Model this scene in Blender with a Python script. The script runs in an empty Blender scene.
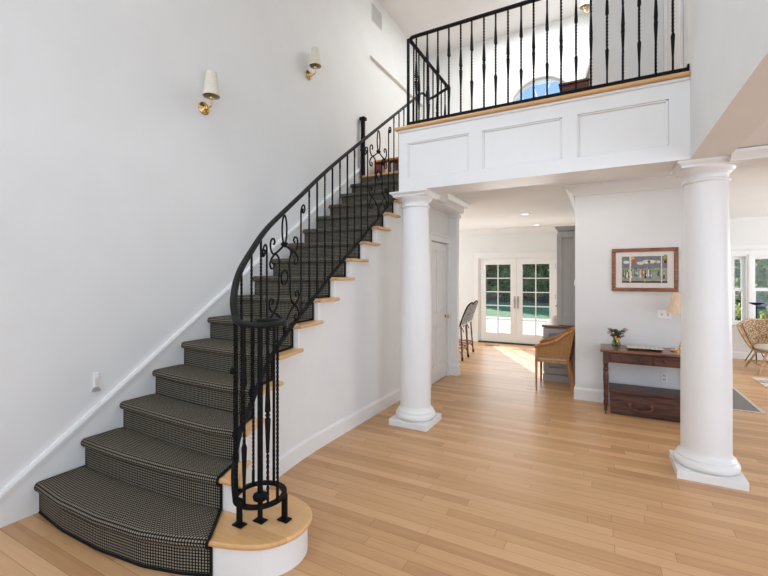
import bpy, bmesh, math, random
from mathutils import Vector, Matrix
random.seed(7)
S = bpy.context.scene
COL = S.collection
PI = math.pi
sin, cos = math.sin, math.cos

# ------------------------------------------------------------------ materials
def new_mat(name, col, rough=.5, metal=0., spec=.5):
    m = bpy.data.materials.new(name); m.use_nodes = True
    b = m.node_tree.nodes['Principled BSDF']
    b.inputs['Base Color'].default_value = (*col, 1)
    b.inputs['Roughness'].default_value = rough
    b.inputs['Metallic'].default_value = metal
    b.inputs['Specular IOR Level'].default_value = spec
    return m
def nodes(m): return m.node_tree.nodes, m.node_tree.links, m.node_tree.nodes['Principled BSDF']
def nd(N, t, **k):
    n = N.new(t)
    for a, v in k.items(): setattr(n, a, v)
    return n
def mth(N, L, op, a, b=None, c=None):
    n = N.new('ShaderNodeMath'); n.operation = op
    for i, v in enumerate((a, b, c)):
        if v is None: continue
        if isinstance(v, (int, float)): n.inputs[i].default_value = v
        else: L.new(v, n.inputs[i])
    return n.outputs[0]
def noisy(m, c1, c2, scale, stretch=(1, 1, 1), detail=4, bump=0, lo=.35, hi=.65, coord='Object'):
    N, L, B = nodes(m)
    t = nd(N, 'ShaderNodeTexCoord'); mp = nd(N, 'ShaderNodeMapping'); mp.inputs['Scale'].default_value = stretch
    L.new(t.outputs[coord], mp.inputs[0])
    n = nd(N, 'ShaderNodeTexNoise'); n.inputs['Scale'].default_value = scale; n.inputs['Detail'].default_value = detail
    L.new(mp.outputs[0], n.inputs['Vector'])
    r = nd(N, 'ShaderNodeValToRGB'); r.color_ramp.elements[0].color = (*c1, 1); r.color_ramp.elements[1].color = (*c2, 1)
    r.color_ramp.elements[0].position = lo; r.color_ramp.elements[1].position = hi
    L.new(n.outputs['Fac'], r.inputs[0]); L.new(r.outputs[0], B.inputs['Base Color'])
    if bump:
        bp = nd(N, 'ShaderNodeBump'); bp.inputs['Strength'].default_value = bump; bp.inputs['Distance'].default_value = .01
        L.new(n.outputs['Fac'], bp.inputs['Height']); L.new(bp.outputs[0], B.inputs['Normal'])
    return m

M = {}
M['wall'] = noisy(new_mat('wall_paint', (.8, .8, .8), .75), (.775, .778, .765), (.795, .798, .785), 3)
M['trim'] = noisy(new_mat('trim_paint', (.84, .84, .84), .38), (.82, .823, .812), (.84, .843, .832), 2)
M['ceil'] = noisy(new_mat('ceiling_paint', (.85, .85, .85), .9), (.84, .84, .84), (.86, .86, .86), 2)
M['iron'] = noisy(new_mat('black_iron', (.005, .005, .005), .55, 0, .14), (.003, .003, .003), (.007, .007, .007), 40)
M['iron_rail'] = noisy(new_mat('black_rail', (.012, .012, .012), .5, 0, .16), (.006, .007, .007), (.013, .013, .013), 20)
M['brass'] = noisy(new_mat('brass', (.75, .5, .2), .22, 1.), (.72, .47, .18), (.8, .55, .25), 8)
M['shade'] = noisy(new_mat('shade_linen', (.72, .68, .58), .8), (.66, .62, .52), (.74, .70, .6), 60)
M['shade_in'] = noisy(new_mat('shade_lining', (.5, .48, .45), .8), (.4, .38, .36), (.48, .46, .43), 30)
M['peach'] = noisy(new_mat('shade_pleat', (.85, .66, .5), .8), (.80, .60, .44), (.88, .70, .55), 14, (6, 6, .2))
M['walnut'] = noisy(new_mat('dark_mahogany', (.1, .03, .02), .3), (.045, .013, .009), (.14, .045, .025), 6, (1, 8, 8))
M['walnut_top'] = noisy(new_mat('mahogany_top', (.2, .08, .04), .28), (.13, .05, .028), (.28, .115, .06), 5, (1, 8, 8))
M['chestwood'] = noisy(new_mat('old_chest_wood', (.06, .02, .015), .4), (.025, .010, .008), (.12, .045, .028), 5, (1, 6, 9))
M['frame'] = noisy(new_mat('frame_wood', (.3, .12, .04), .35), (.16, .055, .02), (.34, .13, .045), 8, (1, 6, 6))
M['bentwood'] = noisy(new_mat('honey_bentwood', (.5, .23, .08), .35), (.36, .15, .045), (.58, .27, .09), 7, (4, 4, 1))
M['darkbamboo'] = noisy(new_mat('dark_bamboo', (.1, .03, .015), .4), (.05, .014, .008), (.2, .07, .03), 30)
M['grey'] = noisy(new_mat('grey_cabinet', (.3, .29, .28), .45), (.42, .405, .385), (.46, .445, .42), 4)
M['white_plastic'] = noisy(new_mat('white_plastic', (.8, .8, .8), .3), (.88, .88, .87), (.9, .9, .89), 5)
M['dark'] = noisy(new_mat('dark_plastic', (.06, .06, .06), .4), (.03, .03, .03), (.06, .06, .06), 20)
M['rubber'] = noisy(new_mat('threshold_dark', (.05, .035, .03), .5), (.03, .02, .018), (.07, .05, .04), 20)
M['steel'] = noisy(new_mat('steel', (.45, .45, .44), .3, 1.), (.4, .4, .39), (.5, .5, .49), 8)
M['mat_board'] = noisy(new_mat('mat_board', (.75, .7, .65), .8), (.72, .67, .62), (.77, .72, .67), 10)
M['cushion'] = noisy(new_mat('cream_cushion', (.7, .62, .5), .9), (.64, .56, .45), (.73, .66, .55), 60, bump=.1)
M['petal'] = noisy(new_mat('flower_petals', (.5, .4, .42), .7), (.25, .14, .17), (.6, .5, .45), 60)
M['petal_dark'] = noisy(new_mat('dark_petals', (.08, .02, .03), .7), (.03, .01, .015), (.14, .04, .05), 60)
M['yellow'] = noisy(new_mat('yellow_petals', (.8, .5, .06), .6), (.7, .4, .03), (.85, .6, .1), 40)
M['leaf'] = noisy(new_mat('leaf_green', (.06, .12, .04), .6), (.03, .07, .02), (.1, .17, .05), 30)
M['teal'] = noisy(new_mat('teal_canvas', (.1, .4, .36), .8), (.08, .34, .31), (.13, .45, .4), 10)
M['concrete'] = noisy(new_mat('pale_patio', (.6, .56, .5), .9), (.5, .47, .42), (.68, .64, .58), 1.5)
M['navy'] = noisy(new_mat('navy_paint', (.03, .04, .09), .4), (.025, .032, .075), (.045, .055, .11), 10)
M['mulch'] = noisy(new_mat('mulch', (.1, .07, .06), .95), (.05, .035, .03), (.17, .12, .1), 5)
M['lens'] = noisy(new_mat('lamp_lens', (.9, .9, .88), .4), (.88, .88, .86), (.92, .92, .9), 5)
b_ = M['lens'].node_tree.nodes['Principled BSDF']; b_.inputs['Emission Color'].default_value = (1, .93, .82, 1); b_.inputs['Emission Strength'].default_value = 2.0

# glass: thin, lets daylight through
def glass(name, tint=(1, 1, 1)):
    m = bpy.data.materials.new(name); m.use_nodes = True
    N, L = m.node_tree.nodes, m.node_tree.links
    for n in list(N):
        if n.type != 'OUTPUT_MATERIAL': N.remove(n)
    o = [n for n in N if n.type == 'OUTPUT_MATERIAL'][0]
    t = nd(N, 'ShaderNodeBsdfTransparent'); t.inputs[0].default_value = (*tint, 1)
    g = nd(N, 'ShaderNodeBsdfGlossy'); g.inputs['Roughness'].default_value = .02
    x = nd(N, 'ShaderNodeMixShader'); x.inputs[0].default_value = .025
    L.new(t.outputs[0], x.inputs[1]); L.new(g.outputs[0], x.inputs[2]); L.new(x.outputs[0], o.inputs[0])
    return m
M['glass'] = glass('window_glass', (.97, .98, .97))
M['vase_glass'] = glass('vase_glass', (.8, .82, .72))

def plank_mat(name, w, ln, c_lo, c_mid, c_hi, rough=.3, axis='x', gap=.5):
    m = new_mat(name, c_mid, rough); N, L, B = nodes(m)
    t = nd(N, 'ShaderNodeTexCoord'); sp = nd(N, 'ShaderNodeSeparateXYZ'); L.new(t.outputs['Object'], sp.inputs[0])
    A, Bc = (sp.outputs[0], sp.outputs[1]) if axis == 'x' else (sp.outputs[1], sp.outputs[0])
    v = mth(N, L, 'DIVIDE', Bc, w); row = mth(N, L, 'FLOOR', v); fv = mth(N, L, 'FRACT', v)
    wn = nd(N, 'ShaderNodeTexWhiteNoise'); wn.noise_dimensions = '1D'; L.new(row, wn.inputs['W'])
    u0 = mth(N, L, 'DIVIDE', A, ln); u = mth(N, L, 'ADD', u0, mth(N, L, 'MULTIPLY', wn.outputs['Value'], 7.3))
    colm = mth(N, L, 'FLOOR', u); fu = mth(N, L, 'FRACT', u)
    cx = nd(N, 'ShaderNodeCombineXYZ'); L.new(row, cx.inputs[0]); L.new(colm, cx.inputs[1])
    w2 = nd(N, 'ShaderNodeTexWhiteNoise'); w2.noise_dimensions = '2D'; L.new(cx.outputs[0], w2.inputs['Vector'])
    # grain: noise stretched along the board, shifted per board
    g = nd(N, 'ShaderNodeCombineXYZ')
    L.new(mth(N, L, 'ADD', mth(N, L, 'MULTIPLY', A, 1.6), mth(N, L, 'MULTIPLY', w2.outputs['Value'], 50)), g.inputs[0])
    L.new(mth(N, L, 'MULTIPLY', Bc, 26), g.inputs[1])
    n = nd(N, 'ShaderNodeTexNoise'); n.inputs['Scale'].default_value = 1.6; n.inputs['Detail'].default_value = 5; n.inputs['Distortion'].default_value = .8
    L.new(g.outputs[0], n.inputs['Vector'])
    f = mth(N, L, 'ADD', mth(N, L, 'MULTIPLY', w2.outputs['Value'], .52), mth(N, L, 'MULTIPLY', n.outputs['Fac'], .55))
    r = nd(N, 'ShaderNodeValToRGB'); e = r.color_ramp.elements
    e[0].position = .2; e[0].color = (*c_lo, 1); e[1].position = .9; e[1].color = (*c_hi, 1)
    k = e.new(.52); k.color = (*c_mid, 1)
    L.new(f, r.inputs[0])
    edge = mth(N, L, 'MINIMUM', mth(N, L, 'MULTIPLY', mth(N, L, 'MINIMUM', fv, mth(N, L, 'SUBTRACT', 1., fv)), w),
               mth(N, L, 'MULTIPLY', mth(N, L, 'MINIMUM', fu, mth(N, L, 'SUBTRACT', 1., fu)), ln))
    ln_ = mth(N, L, 'LESS_THAN', edge, .0011)
    mx = nd(N, 'ShaderNodeMixRGB'); mx.blend_type = 'MULTIPLY'; L.new(mth(N, L, 'MULTIPLY', ln_, gap), mx.inputs[0])
    L.new(r.outputs[0], mx.inputs[1]); mx.inputs[2].default_value = (.25, .14, .08, 1)
    L.new(mx.outputs[0], B.inputs['Base Color'])
    return m
M['floor'] = plank_mat('oak_floor', .083, 1.15, (.48, .26, .116), (.60, .345, .165), (.70, .43, .228), .36, gap=.75)
M['floor'].node_tree.nodes['Principled BSDF'].inputs['Specular IOR Level'].default_value = .4
M['tread'] = plank_mat('oak_tread', .4, 3., (.58, .32, .13), (.70, .41, .18), (.78, .48, .23), .34, gap=.0)

def uv_grid_mat(name):
    m = new_mat(name, (.05, .05, .05), .95, 0, .1); N, L, B = nodes(m)
    t = nd(N, 'ShaderNodeUVMap'); t.uv_map = 'UVMap'
    sp = nd(N, 'ShaderNodeSeparateXYZ'); L.new(t.outputs[0], sp.inputs[0])
    c = .0155
    fu = mth(N, L, 'FRACT', mth(N, L, 'DIVIDE', sp.outputs[0], c)); fv = mth(N, L, 'FRACT', mth(N, L, 'DIVIDE', sp.outputs[1], c))
    a = mth(N, L, 'GREATER_THAN', fu, .36); b = mth(N, L, 'GREATER_THAN', fv, .45)
    # houndstooth teeth: a diagonal half of the dark cells picks up the light yarn
    d = mth(N, L, 'LESS_THAN', mth(N, L, 'FRACT', mth(N, L, 'MULTIPLY', mth(N, L, 'ADD', fu, fv), 2.)), .28)
    k = mth(N, L, 'MULTIPLY', a, b)
    k = mth(N, L, 'MAXIMUM', k, mth(N, L, 'MULTIPLY', d, mth(N, L, 'MULTIPLY', a, .35)))
    nz = nd(N, 'ShaderNodeTexNoise'); nz.inputs['Scale'].default_value = 420; L.new(t.outputs[0], nz.inputs['Vector'])
    k = mth(N, L, 'MULTIPLY', k, mth(N, L, 'ADD', .55, mth(N, L, 'MULTIPLY', nz.outputs['Fac'], .8)))
    x = nd(N, 'ShaderNodeMixRGB'); L.new(k, x.inputs[0]); x.inputs[1].default_value = (.006, .0058, .0055, 1); x.inputs[2].default_value = (.28, .248, .19, 1)
    L.new(x.outputs[0], B.inputs['Base Color'])
    bp = nd(N, 'ShaderNodeBump'); bp.inputs['Strength'].default_value = .3; bp.inputs['Distance'].default_value = .004
    L.new(k, bp.inputs['Height']); L.new(bp.outputs[0], B.inputs['Normal'])
    return m
M['carpet'] = uv_grid_mat('houndstooth_carpet')
M['binding'] = noisy(new_mat('black_binding', (.012, .011, .011), .9, 0, .1), (.008, .008, .008), (.018, .017, .016), 80)

def weave(name, c1, c2, s):
    m = new_mat(name, c1, .6); N, L, B = nodes(m)
    t = nd(N, 'ShaderNodeTexCoord'); v = nd(N, 'ShaderNodeTexVoronoi'); v.inputs['Scale'].default_value = s
    L.new(t.outputs['Object'], v.inputs['Vector'])
    r = nd(N, 'ShaderNodeValToRGB'); r.color_ramp.elements[0].position = .15; r.color_ramp.elements[1].position = .6
    r.color_ramp.elements[0].color = (*c2, 1); r.color_ramp.elements[1].color = (*c1, 1)
    L.new(v.outputs['Distance'], r.inputs[0]); L.new(r.outputs[0], B.inputs['Base Color'])
    bp = nd(N, 'ShaderNodeBump'); bp.inputs['Strength'].default_value = .5; bp.inputs['Distance'].default_value = .006
    L.new(v.outputs['Distance'], bp.inputs['Height']); L.new(bp.outputs[0], B.inputs['Normal'])
    return m
M['cane'] = weave('woven_cane', (.34, .16, .05), (.55, .3, .11), 90)
M['rattan'] = weave('woven_rattan', (.22, .12, .055), (.66, .45, .27), 42)
M['rattan_pole'] = noisy(new_mat('rattan_pole', (.5, .3, .15), .5), (.38, .2, .09), (.6, .38, .2), 14)
M['rug_grey'] = noisy(new_mat('grey_rug', (.2, .19, .19), .95), (.17, .155, .145), (.24, .22, .205), 90)
M['rug_edge'] = noisy(new_mat('rug_edge', (.6, .5, .4), .9), (.5, .42, .33), (.66, .56, .46), 60)
def rug_motif():
    m = new_mat('motif_rug', (.7, .62, .56), .95); N, L, B = nodes(m)
    t = nd(N, 'ShaderNodeTexCoord'); mp = nd(N, 'ShaderNodeMapping'); mp.inputs['Scale'].default_value = (2.2, 5, 1)
    L.new(t.outputs['Object'], mp.inputs[0])
    v = nd(N, 'ShaderNodeTexVoronoi'); v.distance = 'MANHATTAN'; v.inputs['Scale'].default_value = 1.4; L.new(mp.outputs[0], v.inputs['Vector'])
    r = nd(N, 'ShaderNodeValToRGB'); r.color_ramp.interpolation = 'CONSTANT'; e = r.color_ramp.elements
    e[0].color = (.68, .58, .5, 1); e[1].position = .32; e[1].color = (.03, .022, .02, 1); k = e.new(.47); k.color = (.68, .58, .5, 1)
    L.new(v.outputs['Distance'], r.inputs[0]); L.new(r.outputs[0], B.inputs['Base Color'])
    return m
M['rug_motif'] = rug_motif()
M['grass'] = noisy(new_mat('lawn', (.05, .2, .05), .9), (.035, .13, .04), (.09, .25, .08), 3, detail=8)
M['fol1'] = noisy(new_mat('foliage_dark', (.03, .07, .03), .7), (.09, .16, .06), (.42, .54, .22), 1.2, detail=6)
M['fol2'] = noisy(new_mat('foliage_light', (.12, .16, .04), .7), (.2, .26, .09), (.6, .62, .26), 1.6, detail=6)
for k_ in ('fol1', 'fol2'):
    N, L, B = nodes(M[k_]); src = B.inputs['Base Color'].links[0].from_socket
    tr_ = nd(N, 'ShaderNodeBsdfTranslucent'); L.new(src, tr_.inputs[0]); mx_ = nd(N, 'ShaderNodeMixShader'); mx_.inputs[0].default_value = .62
    o_ = [n for n in N if n.type == 'OUTPUT_MATERIAL'][0]; L.new(B.outputs[0], mx_.inputs[1]); L.new(tr_.outputs[0], mx_.inputs[2]); L.new(mx_.outputs[0], o_.inputs[0])
M['stool_weave'] = weave('stool_weave', (.5, .5, .5), (.03, .03, .035), 60)
M['bark'] = noisy(new_mat('bark', (.08, .06, .05), .9), (.05, .038, .03), (.13, .1, .08), 8, (1, 1, .2))

# ------------------------------------------------------------------ mesh builder
class MB:
    def __init__(s): s.v = []; s.f = []; s.uv = None
    def add(s, vs, fs):
        o = len(s.v); s.v += [tuple(p) for p in vs]; s.f += [tuple(i + o for i in f) for f in fs]; return s
    def box(s, x0, x1, y0, y1, z0, z1):
        vs = [(x0, y0, z0), (x1, y0, z0), (x1, y1, z0), (x0, y1, z0), (x0, y0, z1), (x1, y0, z1), (x1, y1, z1), (x0, y1, z1)]
        return s.add(vs, [(0, 3, 2, 1), (4, 5, 6, 7), (0, 1, 5, 4), (1, 2, 6, 5), (2, 3, 7, 6), (3, 0, 4, 7)])
    def hexa(s, vs):
        return s.add(vs, [(0, 3, 2, 1), (4, 5, 6, 7), (0, 1, 5, 4), (1, 2, 6, 5), (2, 3, 7, 6), (3, 0, 4, 7)])
    def prism(s, poly, z0, z1):          # poly in xy
        n = len(poly); vs = [(x, y, z0) for x, y in poly] + [(x, y, z1) for x, y in poly]
        return s.add(vs, [tuple(range(n - 1, -1, -1)), tuple(range(n, 2 * n))] + [(i, (i + 1) % n, n + (i + 1) % n, n + i) for i in range(n)])
    def extr(s, poly, axis, a0, a1):     # poly in the other two axes: axis 'x' -> (y,z); 'y' -> (x,z)
        n = len(poly)
        P = (lambda p, a: (a, p[0], p[1])) if axis == 'x' else (lambda p, a: (p[0], a, p[1]))
        vs = [P(p, a0) for p in poly] + [P(p, a1) for p in poly]
        return s.add(vs, [tuple(range(n - 1, -1, -1)), tuple(range(n, 2 * n))] + [(i, (i + 1) % n, n + (i + 1) % n, n + i) for i in range(n)])
    def lathe(s, prof, c=(0, 0, 0), n=24, cap=True, M4=None):
        k = len(prof); vs = []
        for r, z in prof:
            for j in range(n):
                a = 2 * PI * j / n; p = Vector((r * cos(a), r * sin(a), z))
                if M4: p = M4 @ p
                vs.append((p.x + c[0], p.y + c[1], p.z + c[2]))
        fs = [(i * n + j, i * n + (j + 1) % n, (i + 1) * n + (j + 1) % n, (i + 1) * n + j) for i in range(k - 1) for j in range(n)]
        if cap: fs += [tuple(range(n - 1, -1, -1)), tuple((k - 1) * n + j for j in range(n))]
        return s.add(vs, fs)
    def sphere(s, c, r, n=12, sc=(1, 1, 1)):
        k = max(5, n // 2); prof = [(max(1e-4, sin(PI * i / k)), -cos(PI * i / k)) for i in range(k + 1)]
        return s.lathe([(a * r, b * r) for a, b in prof], c, n, True, Matrix.Diagonal((*sc, 1)))
    def tube(s, pts, r, n=8, closed=False, cap=True, up=None, sx=1., sy=1.):
        pts = [Vector(p) for p in pts]; m = len(pts); rr = r if isinstance(r, (list, tuple)) else [r] * m
        vs = []; nrm = None
        for i, p in enumerate(pts):
            a = pts[(i - 1) % m] if (closed or i) else p; b = pts[(i + 1) % m] if (closed or i < m - 1) else p
            t = (b - a); t = t.normalized() if t.length > 1e-9 else Vector((0, 0, 1))
            if up is not None:
                u = Vector(up); side = t.cross(u)
                if side.length < 1e-4: side = t.cross(Vector((1, 0, 0)))
                side.normalize(); nn = side
            else:
                if nrm is None:
                    h = Vector((0, 0, 1)) if abs(t.z) < .9 else Vector((1, 0, 0)); nrm = t.cross(h).normalized()
                else:
                    nrm = nrm - t * nrm.dot(t); nrm.normalize()
                nn = nrm
            bb = nn.cross(t)
            for j in range(n):
                ang = 2 * PI * (j + (.5 if n == 4 else 0)) / n
                vs.append(p + nn * (cos(ang) * rr[i] * sx) + bb * (sin(ang) * rr[i] * sy))
        q = m if closed else m - 1
        fs = [(i * n + j, i * n + (j + 1) % n, ((i + 1) % m) * n + (j + 1) % n, ((i + 1) % m) * n + j) for i in range(q) for j in range(n)]
        if cap and not closed: fs += [tuple(range(n - 1, -1, -1)), tuple((m - 1) * n + j for j in range(n))]
        return s.add(vs, fs)
    def sweep(s, pts, prof, up=(0, 0, 1)):     # prof: (side, up) pairs, closed
        pts = [Vector(p) for p in pts]; m = len(pts); n = len(prof); vs = []
        for i, p in enumerate(pts):
            a = pts[max(0, i - 1)]; b = pts[min(m - 1, i + 1)]; t = (b - a).normalized()
            sd = t.cross(Vector(up)).normalized(); uu = sd.cross(t)
            for x, y in prof: vs.append(p + sd * x + uu * y)
        fs = [(i * n + j, i * n + (j + 1) % n, (i + 1) * n + (j + 1) % n, (i + 1) * n + j) for i in range(m - 1) for j in range(n)]
        fs += [tuple(range(n - 1, -1, -1)), tuple((m - 1) * n + j for j in range(n))]
        return s.add(vs, fs)

def frame(mb, axis, u0, u1, z0, z1, d0, d1, e, et=None, eb=None):
    et = e if et is None else et; eb = e if eb is None else eb
    for a, b, p, q in ((u0, u0 + e, z0, z1), (u1 - e, u1, z0, z1), (u0 + e, u1 - e, z0, z0 + eb), (u0 + e, u1 - e, z1 - et, z1)):
        if axis == 'y': mb.box(a, b, d0, d1, p, q)
        else: mb.box(d0, d1, a, b, p, q)
    return mb
def mould(mb, path, prof, sgn=1):
    # path: corner points in plan; every profile point (a out, z) is carried round mitred corners
    P = [Vector(p) for p in path]; m = len(P); vs = []
    for i, p in enumerate(P):
        d0 = (P[i] - P[i - 1]).normalized() if i else (P[1] - P[0]).normalized()
        d1 = (P[i + 1] - P[i]).normalized() if i < m - 1 else d0
        n0 = Vector((d0.y, -d0.x)) * sgn; n1 = Vector((d1.y, -d1.x)) * sgn
        mi = (n0 + n1); mi = mi / max(1e-6, mi.dot(n0))
        for a, z in prof: q = p + mi * a; vs.append((q.x, q.y, z))
    n = len(prof)
    fs = [(i * n + j, i * n + (j + 1) % n, (i + 1) * n + (j + 1) % n, (i + 1) * n + j) for i in range(m - 1) for j in range(n)] + [tuple(range(n - 1, -1, -1)), tuple((m - 1) * n + j for j in range(n))]
    return mb.add(vs, fs)
WORLD = {}
def obj(name, mb, mat, parent=None, smooth=False, bevel=0, seg=2):
    me = bpy.data.meshes.new(name); me.from_pydata(mb.v, [], mb.f)
    bm = bmesh.new(); bm.from_mesh(me); bmesh.ops.recalc_face_normals(bm, faces=bm.faces[:]); bm.to_mesh(me); bm.free()
    if mb.uv:
        ul = me.uv_layers.new(name='UVMap')
        for l in me.loops: ul.data[l.index].uv = mb.uv[l.vertex_index]
    me.materials.append(M[mat] if isinstance(mat, str) else mat)
    if smooth:
        for p in me.polygons: p.use_smooth = True
    o = bpy.data.objects.new(name, me); COL.objects.link(o)
    if parent is not None:
        o.parent = parent; w = WORLD.get(parent.name, Vector((0, 0, 0))); o.location = -w
    if bevel:
        b = o.modifiers.new('bevel', 'BEVEL'); b.width = bevel; b.segments = seg; b.limit_method = 'ANGLE'; b.angle_limit = math.radians(40)
        if not smooth:
            for p in me.polygons: p.use_smooth = True
            w = o.modifiers.new('wn', 'WEIGHTED_NORMAL'); w.keep_sharp = False
    elif smooth:
        try: me.set_sharp_from_angle(angle=math.radians(50))
        except Exception: pass
    return o
def thing(name, label, cat, loc=(0, 0, 0), group=None):
    o = bpy.data.objects.new(name, None); COL.objects.link(o); o.location = loc; o.empty_display_size = .1
    o['label'] = label; o['category'] = cat
    if group: o['group'] = group
    WORLD[o.name] = Vector(loc)
    return o
def tag(o, label, cat, group=None, kind=None):
    o['label'] = label; o['category'] = cat
    if group: o['group'] = group
    if kind: o['kind'] = kind
    return o
def struct(name, mb, mat, parent=None, label=None, cat=None, **k):
    o = obj(name, mb, mat, parent, **k)
    if parent is None:
        o['kind'] = 'structure'
        o['label'] = label or name.replace('_', ' '); o['category'] = cat or name.split('_')[0]
    return o
def sthing(name, label, cat, loc=(0, 0, 0)):
    o = thing(name, label, cat, loc); o['kind'] = 'structure'; return o
def copy_tree(o, parent=None, **props):
    c = o.copy(); COL.objects.link(c)
    if parent is not None: c.parent = parent
    for k, v in props.items(): c[k] = v
    for ch in list(o.children): copy_tree(ch, c)
    return c
def lerp(tab, x):
    if x <= tab[0][0]: return tab[0][1]
    for (a, b), (c, d) in zip(tab, tab[1:]):
        if x <= c: return b + (d - b) * (x - a) / (c - a)
    return tab[-1][1]
def catmull(P, n=8):
    P = [Vector(p) for p in P]; out = []
    for i in range(len(P) - 1):
        a = P[max(0, i - 1)]; b = P[i]; c = P[i + 1]; d = P[min(len(P) - 1, i + 2)]
        for k in range(n):
            t = k / n
            out.append(.5 * ((2 * b) + (c - a) * t + (2 * a - 5 * b + 4 * c - d) * t * t + (3 * b - a - 3 * c + d) * t ** 3))
    return out + [P[-1]]

# ------------------------------------------------------------------ constants of the place
XL, XS = -3.227, -2.234           # left wall face, face of the wall under the stairs
RISE = .19; N_ST = 16; FL2 = RISE * N_ST
YB = 3.74                         # front of the balcony
XR = .566                         # face of the upper right wall
CEIL = 2.66; TOP = 6.03
YF = 9.65                         # kitchen wall with the french doors
YS = 9.92                         # sunroom wall
YW = 5.65                         # wall with the picture
YU = 7.75                         # upper hall far wall

# ------------------------------------------------------------------ shell
struct('floor', MB().box(-5.2, 4.8, -2.4, 9.98, -.12, 0), 'floor', label='honey coloured oak strip floor')
struct('wall_left', MB().box(XL - .2, XL, -2.4, 5.56, 0, TOP).box(XL - .2, XL, 5.56, 6.1, 0, FL2 - .26).box(XL - .2, XL, 5.56, YU, 5.02, TOP), 'wall', label='tall white wall beside the staircase', cat='wall')
# upper hall alcove behind the left wall
struct('wall_hall', MB().box(XL - .3, XL - .05, 5.56, YU, FL2, 5.02), 'wall', label='white wall of the upstairs hall recess', cat='wall')
struct('ceiling', MB().box(XL - .3, 1.0, -2.4, YU + .2, TOP, TOP + .15), 'ceil', label='high white ceiling of the two storey hall')
# balcony fascia with three recessed panels
f = MB().box(-1.832, XR, YB + .018, YB + .36, 2.394, 3.004)
f.box(-1.832, XR, YB, YB + .02, 2.865, 3.004).box(-1.832, XR, YB, YB + .02, 2.394, 2.512)
for a, b in ((-1.832, -1.732), (-1.105, -.977), (-.306, -.186), (.436, XR)):
    f.box(a, b, YB, YB + .02, 2.512, 2.865)
struct('wall_balcony', f, 'trim', label='white panelled face of the balcony', cat='wall')
pm = MB()
for a, b in ((-1.732, -1.105), (-.977, -.306), (-.186, .436)):
    q = .014
    for x0, x1, z0, z1 in ((a, b, 2.865 - q, 2.865), (a, b, 2.512, 2.512 + q), (a, a + q, 2.512, 2.865), (b - q, b, 2.512, 2.865)):
        pm.box(x0, x1, YB + .006, YB + .022, z0, z1)
struct('trim_1', pm, 'trim', label='panel mouldings on the balcony face', cat='trim', bevel=.004)
struct('trim_2', MB().box(-1.868, XR, YB - .035, YB + .12, 3.004, 3.038), 'tread', label='oak edge board along the top of the balcony face', cat='trim', bevel=.012)
struct('trim_3', MB().box(-1.845, XR, YB - .014, YB + .01, 2.978, 3.004), 'trim', label='white cove under the balcony edge board', cat='trim', bevel=.008)
# upper floor slab
struct('floor_upper', MB().box(-1.832, 1.0, YB + .12, YU + .2, CEIL + .02, FL2).box(-4.4, -1.832, 5.34, YU + .2, FL2 - .25, FL2), 'floor', label='oak floor of the upper landing', cat='floor')
struct('wall_landing', MB().box(-1.862, -1.832, YB + .361, 5.235, 2.5, 3.004), 'trim', label='white side of the landing over the stairs', cat='wall')
# right: long wall carried by the beam, soffit at 2.394
struct('wall_right', MB().box(XR, .803, -2.4, YB + .36, 2.394, TOP).box(XR, .803, YB + .36, 5.3, CEIL, TOP), 'wall', label='white upper wall carried on the right column', cat='wall')
struct('wall_upper', MB().box(-.14, XR, 5.3, YU + .2, FL2, TOP), 'wall', label='grey white wall upstairs behind the right balusters', cat='wall')
# far upper wall with an arched window
ax, az, ar = -.98, 4.56, .54
w = MB(); y0, y1 = YU, YU + .2
w.box(XL - 1.2, ax - ar, y0, y1, FL2, TOP).box(ax + ar, -.14, y0, y1, FL2, TOP).box(ax - ar, ax + ar, y0, y1, FL2, 3.9)
nA = 20
for i in range(nA):
    a0, a1 = PI * i / nA, PI * (i + 1) / nA
    p0, p1 = (ax + ar * cos(a0), az + ar * sin(a0)), (ax + ar * cos(a1), az + ar * sin(a1))
    w.hexa([(p1[0], y0, p1[1]), (p0[0], y0, p0[1]), (p0[0], y1, p0[1]), (p1[0], y1, p1[1]),
            (p1[0], y0, TOP), (p0[0], y0, TOP), (p0[0], y1, TOP), (p1[0], y1, TOP)])
struct('wall_far', w, 'wall', label='white far wall of the upper hall', cat='wall')
wn = sthing('window_1', 'round topped window in the upper hall showing blue sky', 'window', (ax, YU, 3.9))
c = MB(); arc = [(ax + (ar + .08) * cos(PI * i / 32), YU - .012, az + (ar + .08) * sin(PI * i / 32)) for i in range(33)]
arc = [(ax + ar + .08, YU - .012, 3.9)] + arc + [(ax - ar - .08, YU - .012, 3.9)]
prof = [(-.02, -.085), (-.02, .085), (.012, .085), (.02, .06), (.012, .0), (.022, -.06), (.022, -.085)]
c.sweep(arc, [(b, a) for a, b in prof], up=(0, 1, 0))
obj('casing', c, 'trim', wn)
c = MB(); arc2 = [(ax + (ar - .02) * cos(PI * i / 32), YU + .07, az + (ar - .02) * sin(PI * i / 32)) for i in range(33)]
c.tube([(ax + ar - .02, YU + .07, 3.9)] + arc2 + [(ax - ar + .02, YU + .07, 3.9)], .022, 6)
obj('sash', c, 'trim', wn)
c = MB()
for k in (1, 2, 3, 4): c.tube([(ax + .2 * cos(PI * k / 5), YU + .07, az + .2 * sin(PI * k / 5)), (ax + ar * cos(PI * k / 5), YU + .07, az + ar * sin(PI * k / 5))], .009, 6)
c.tube([(ax + .2 * cos(PI * k / 16), YU + .07, az + .2 * sin(PI * k / 16)) for k in range(17)], .009, 6)
c.tube([(ax - ar, YU + .07, az), (ax + ar, YU + .07, az)], .012, 6)
obj('muntins', c, 'trim', wn)
c = MB(); c.extr([(ax - ar, 3.9), (ax + ar, 3.9)] + [(ax + ar * cos(PI * i / 32), az + ar * sin(PI * i / 32)) for i in range(33)], 'y', YU + .075, YU + .079)
obj('pane', c, 'glass', wn)

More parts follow.
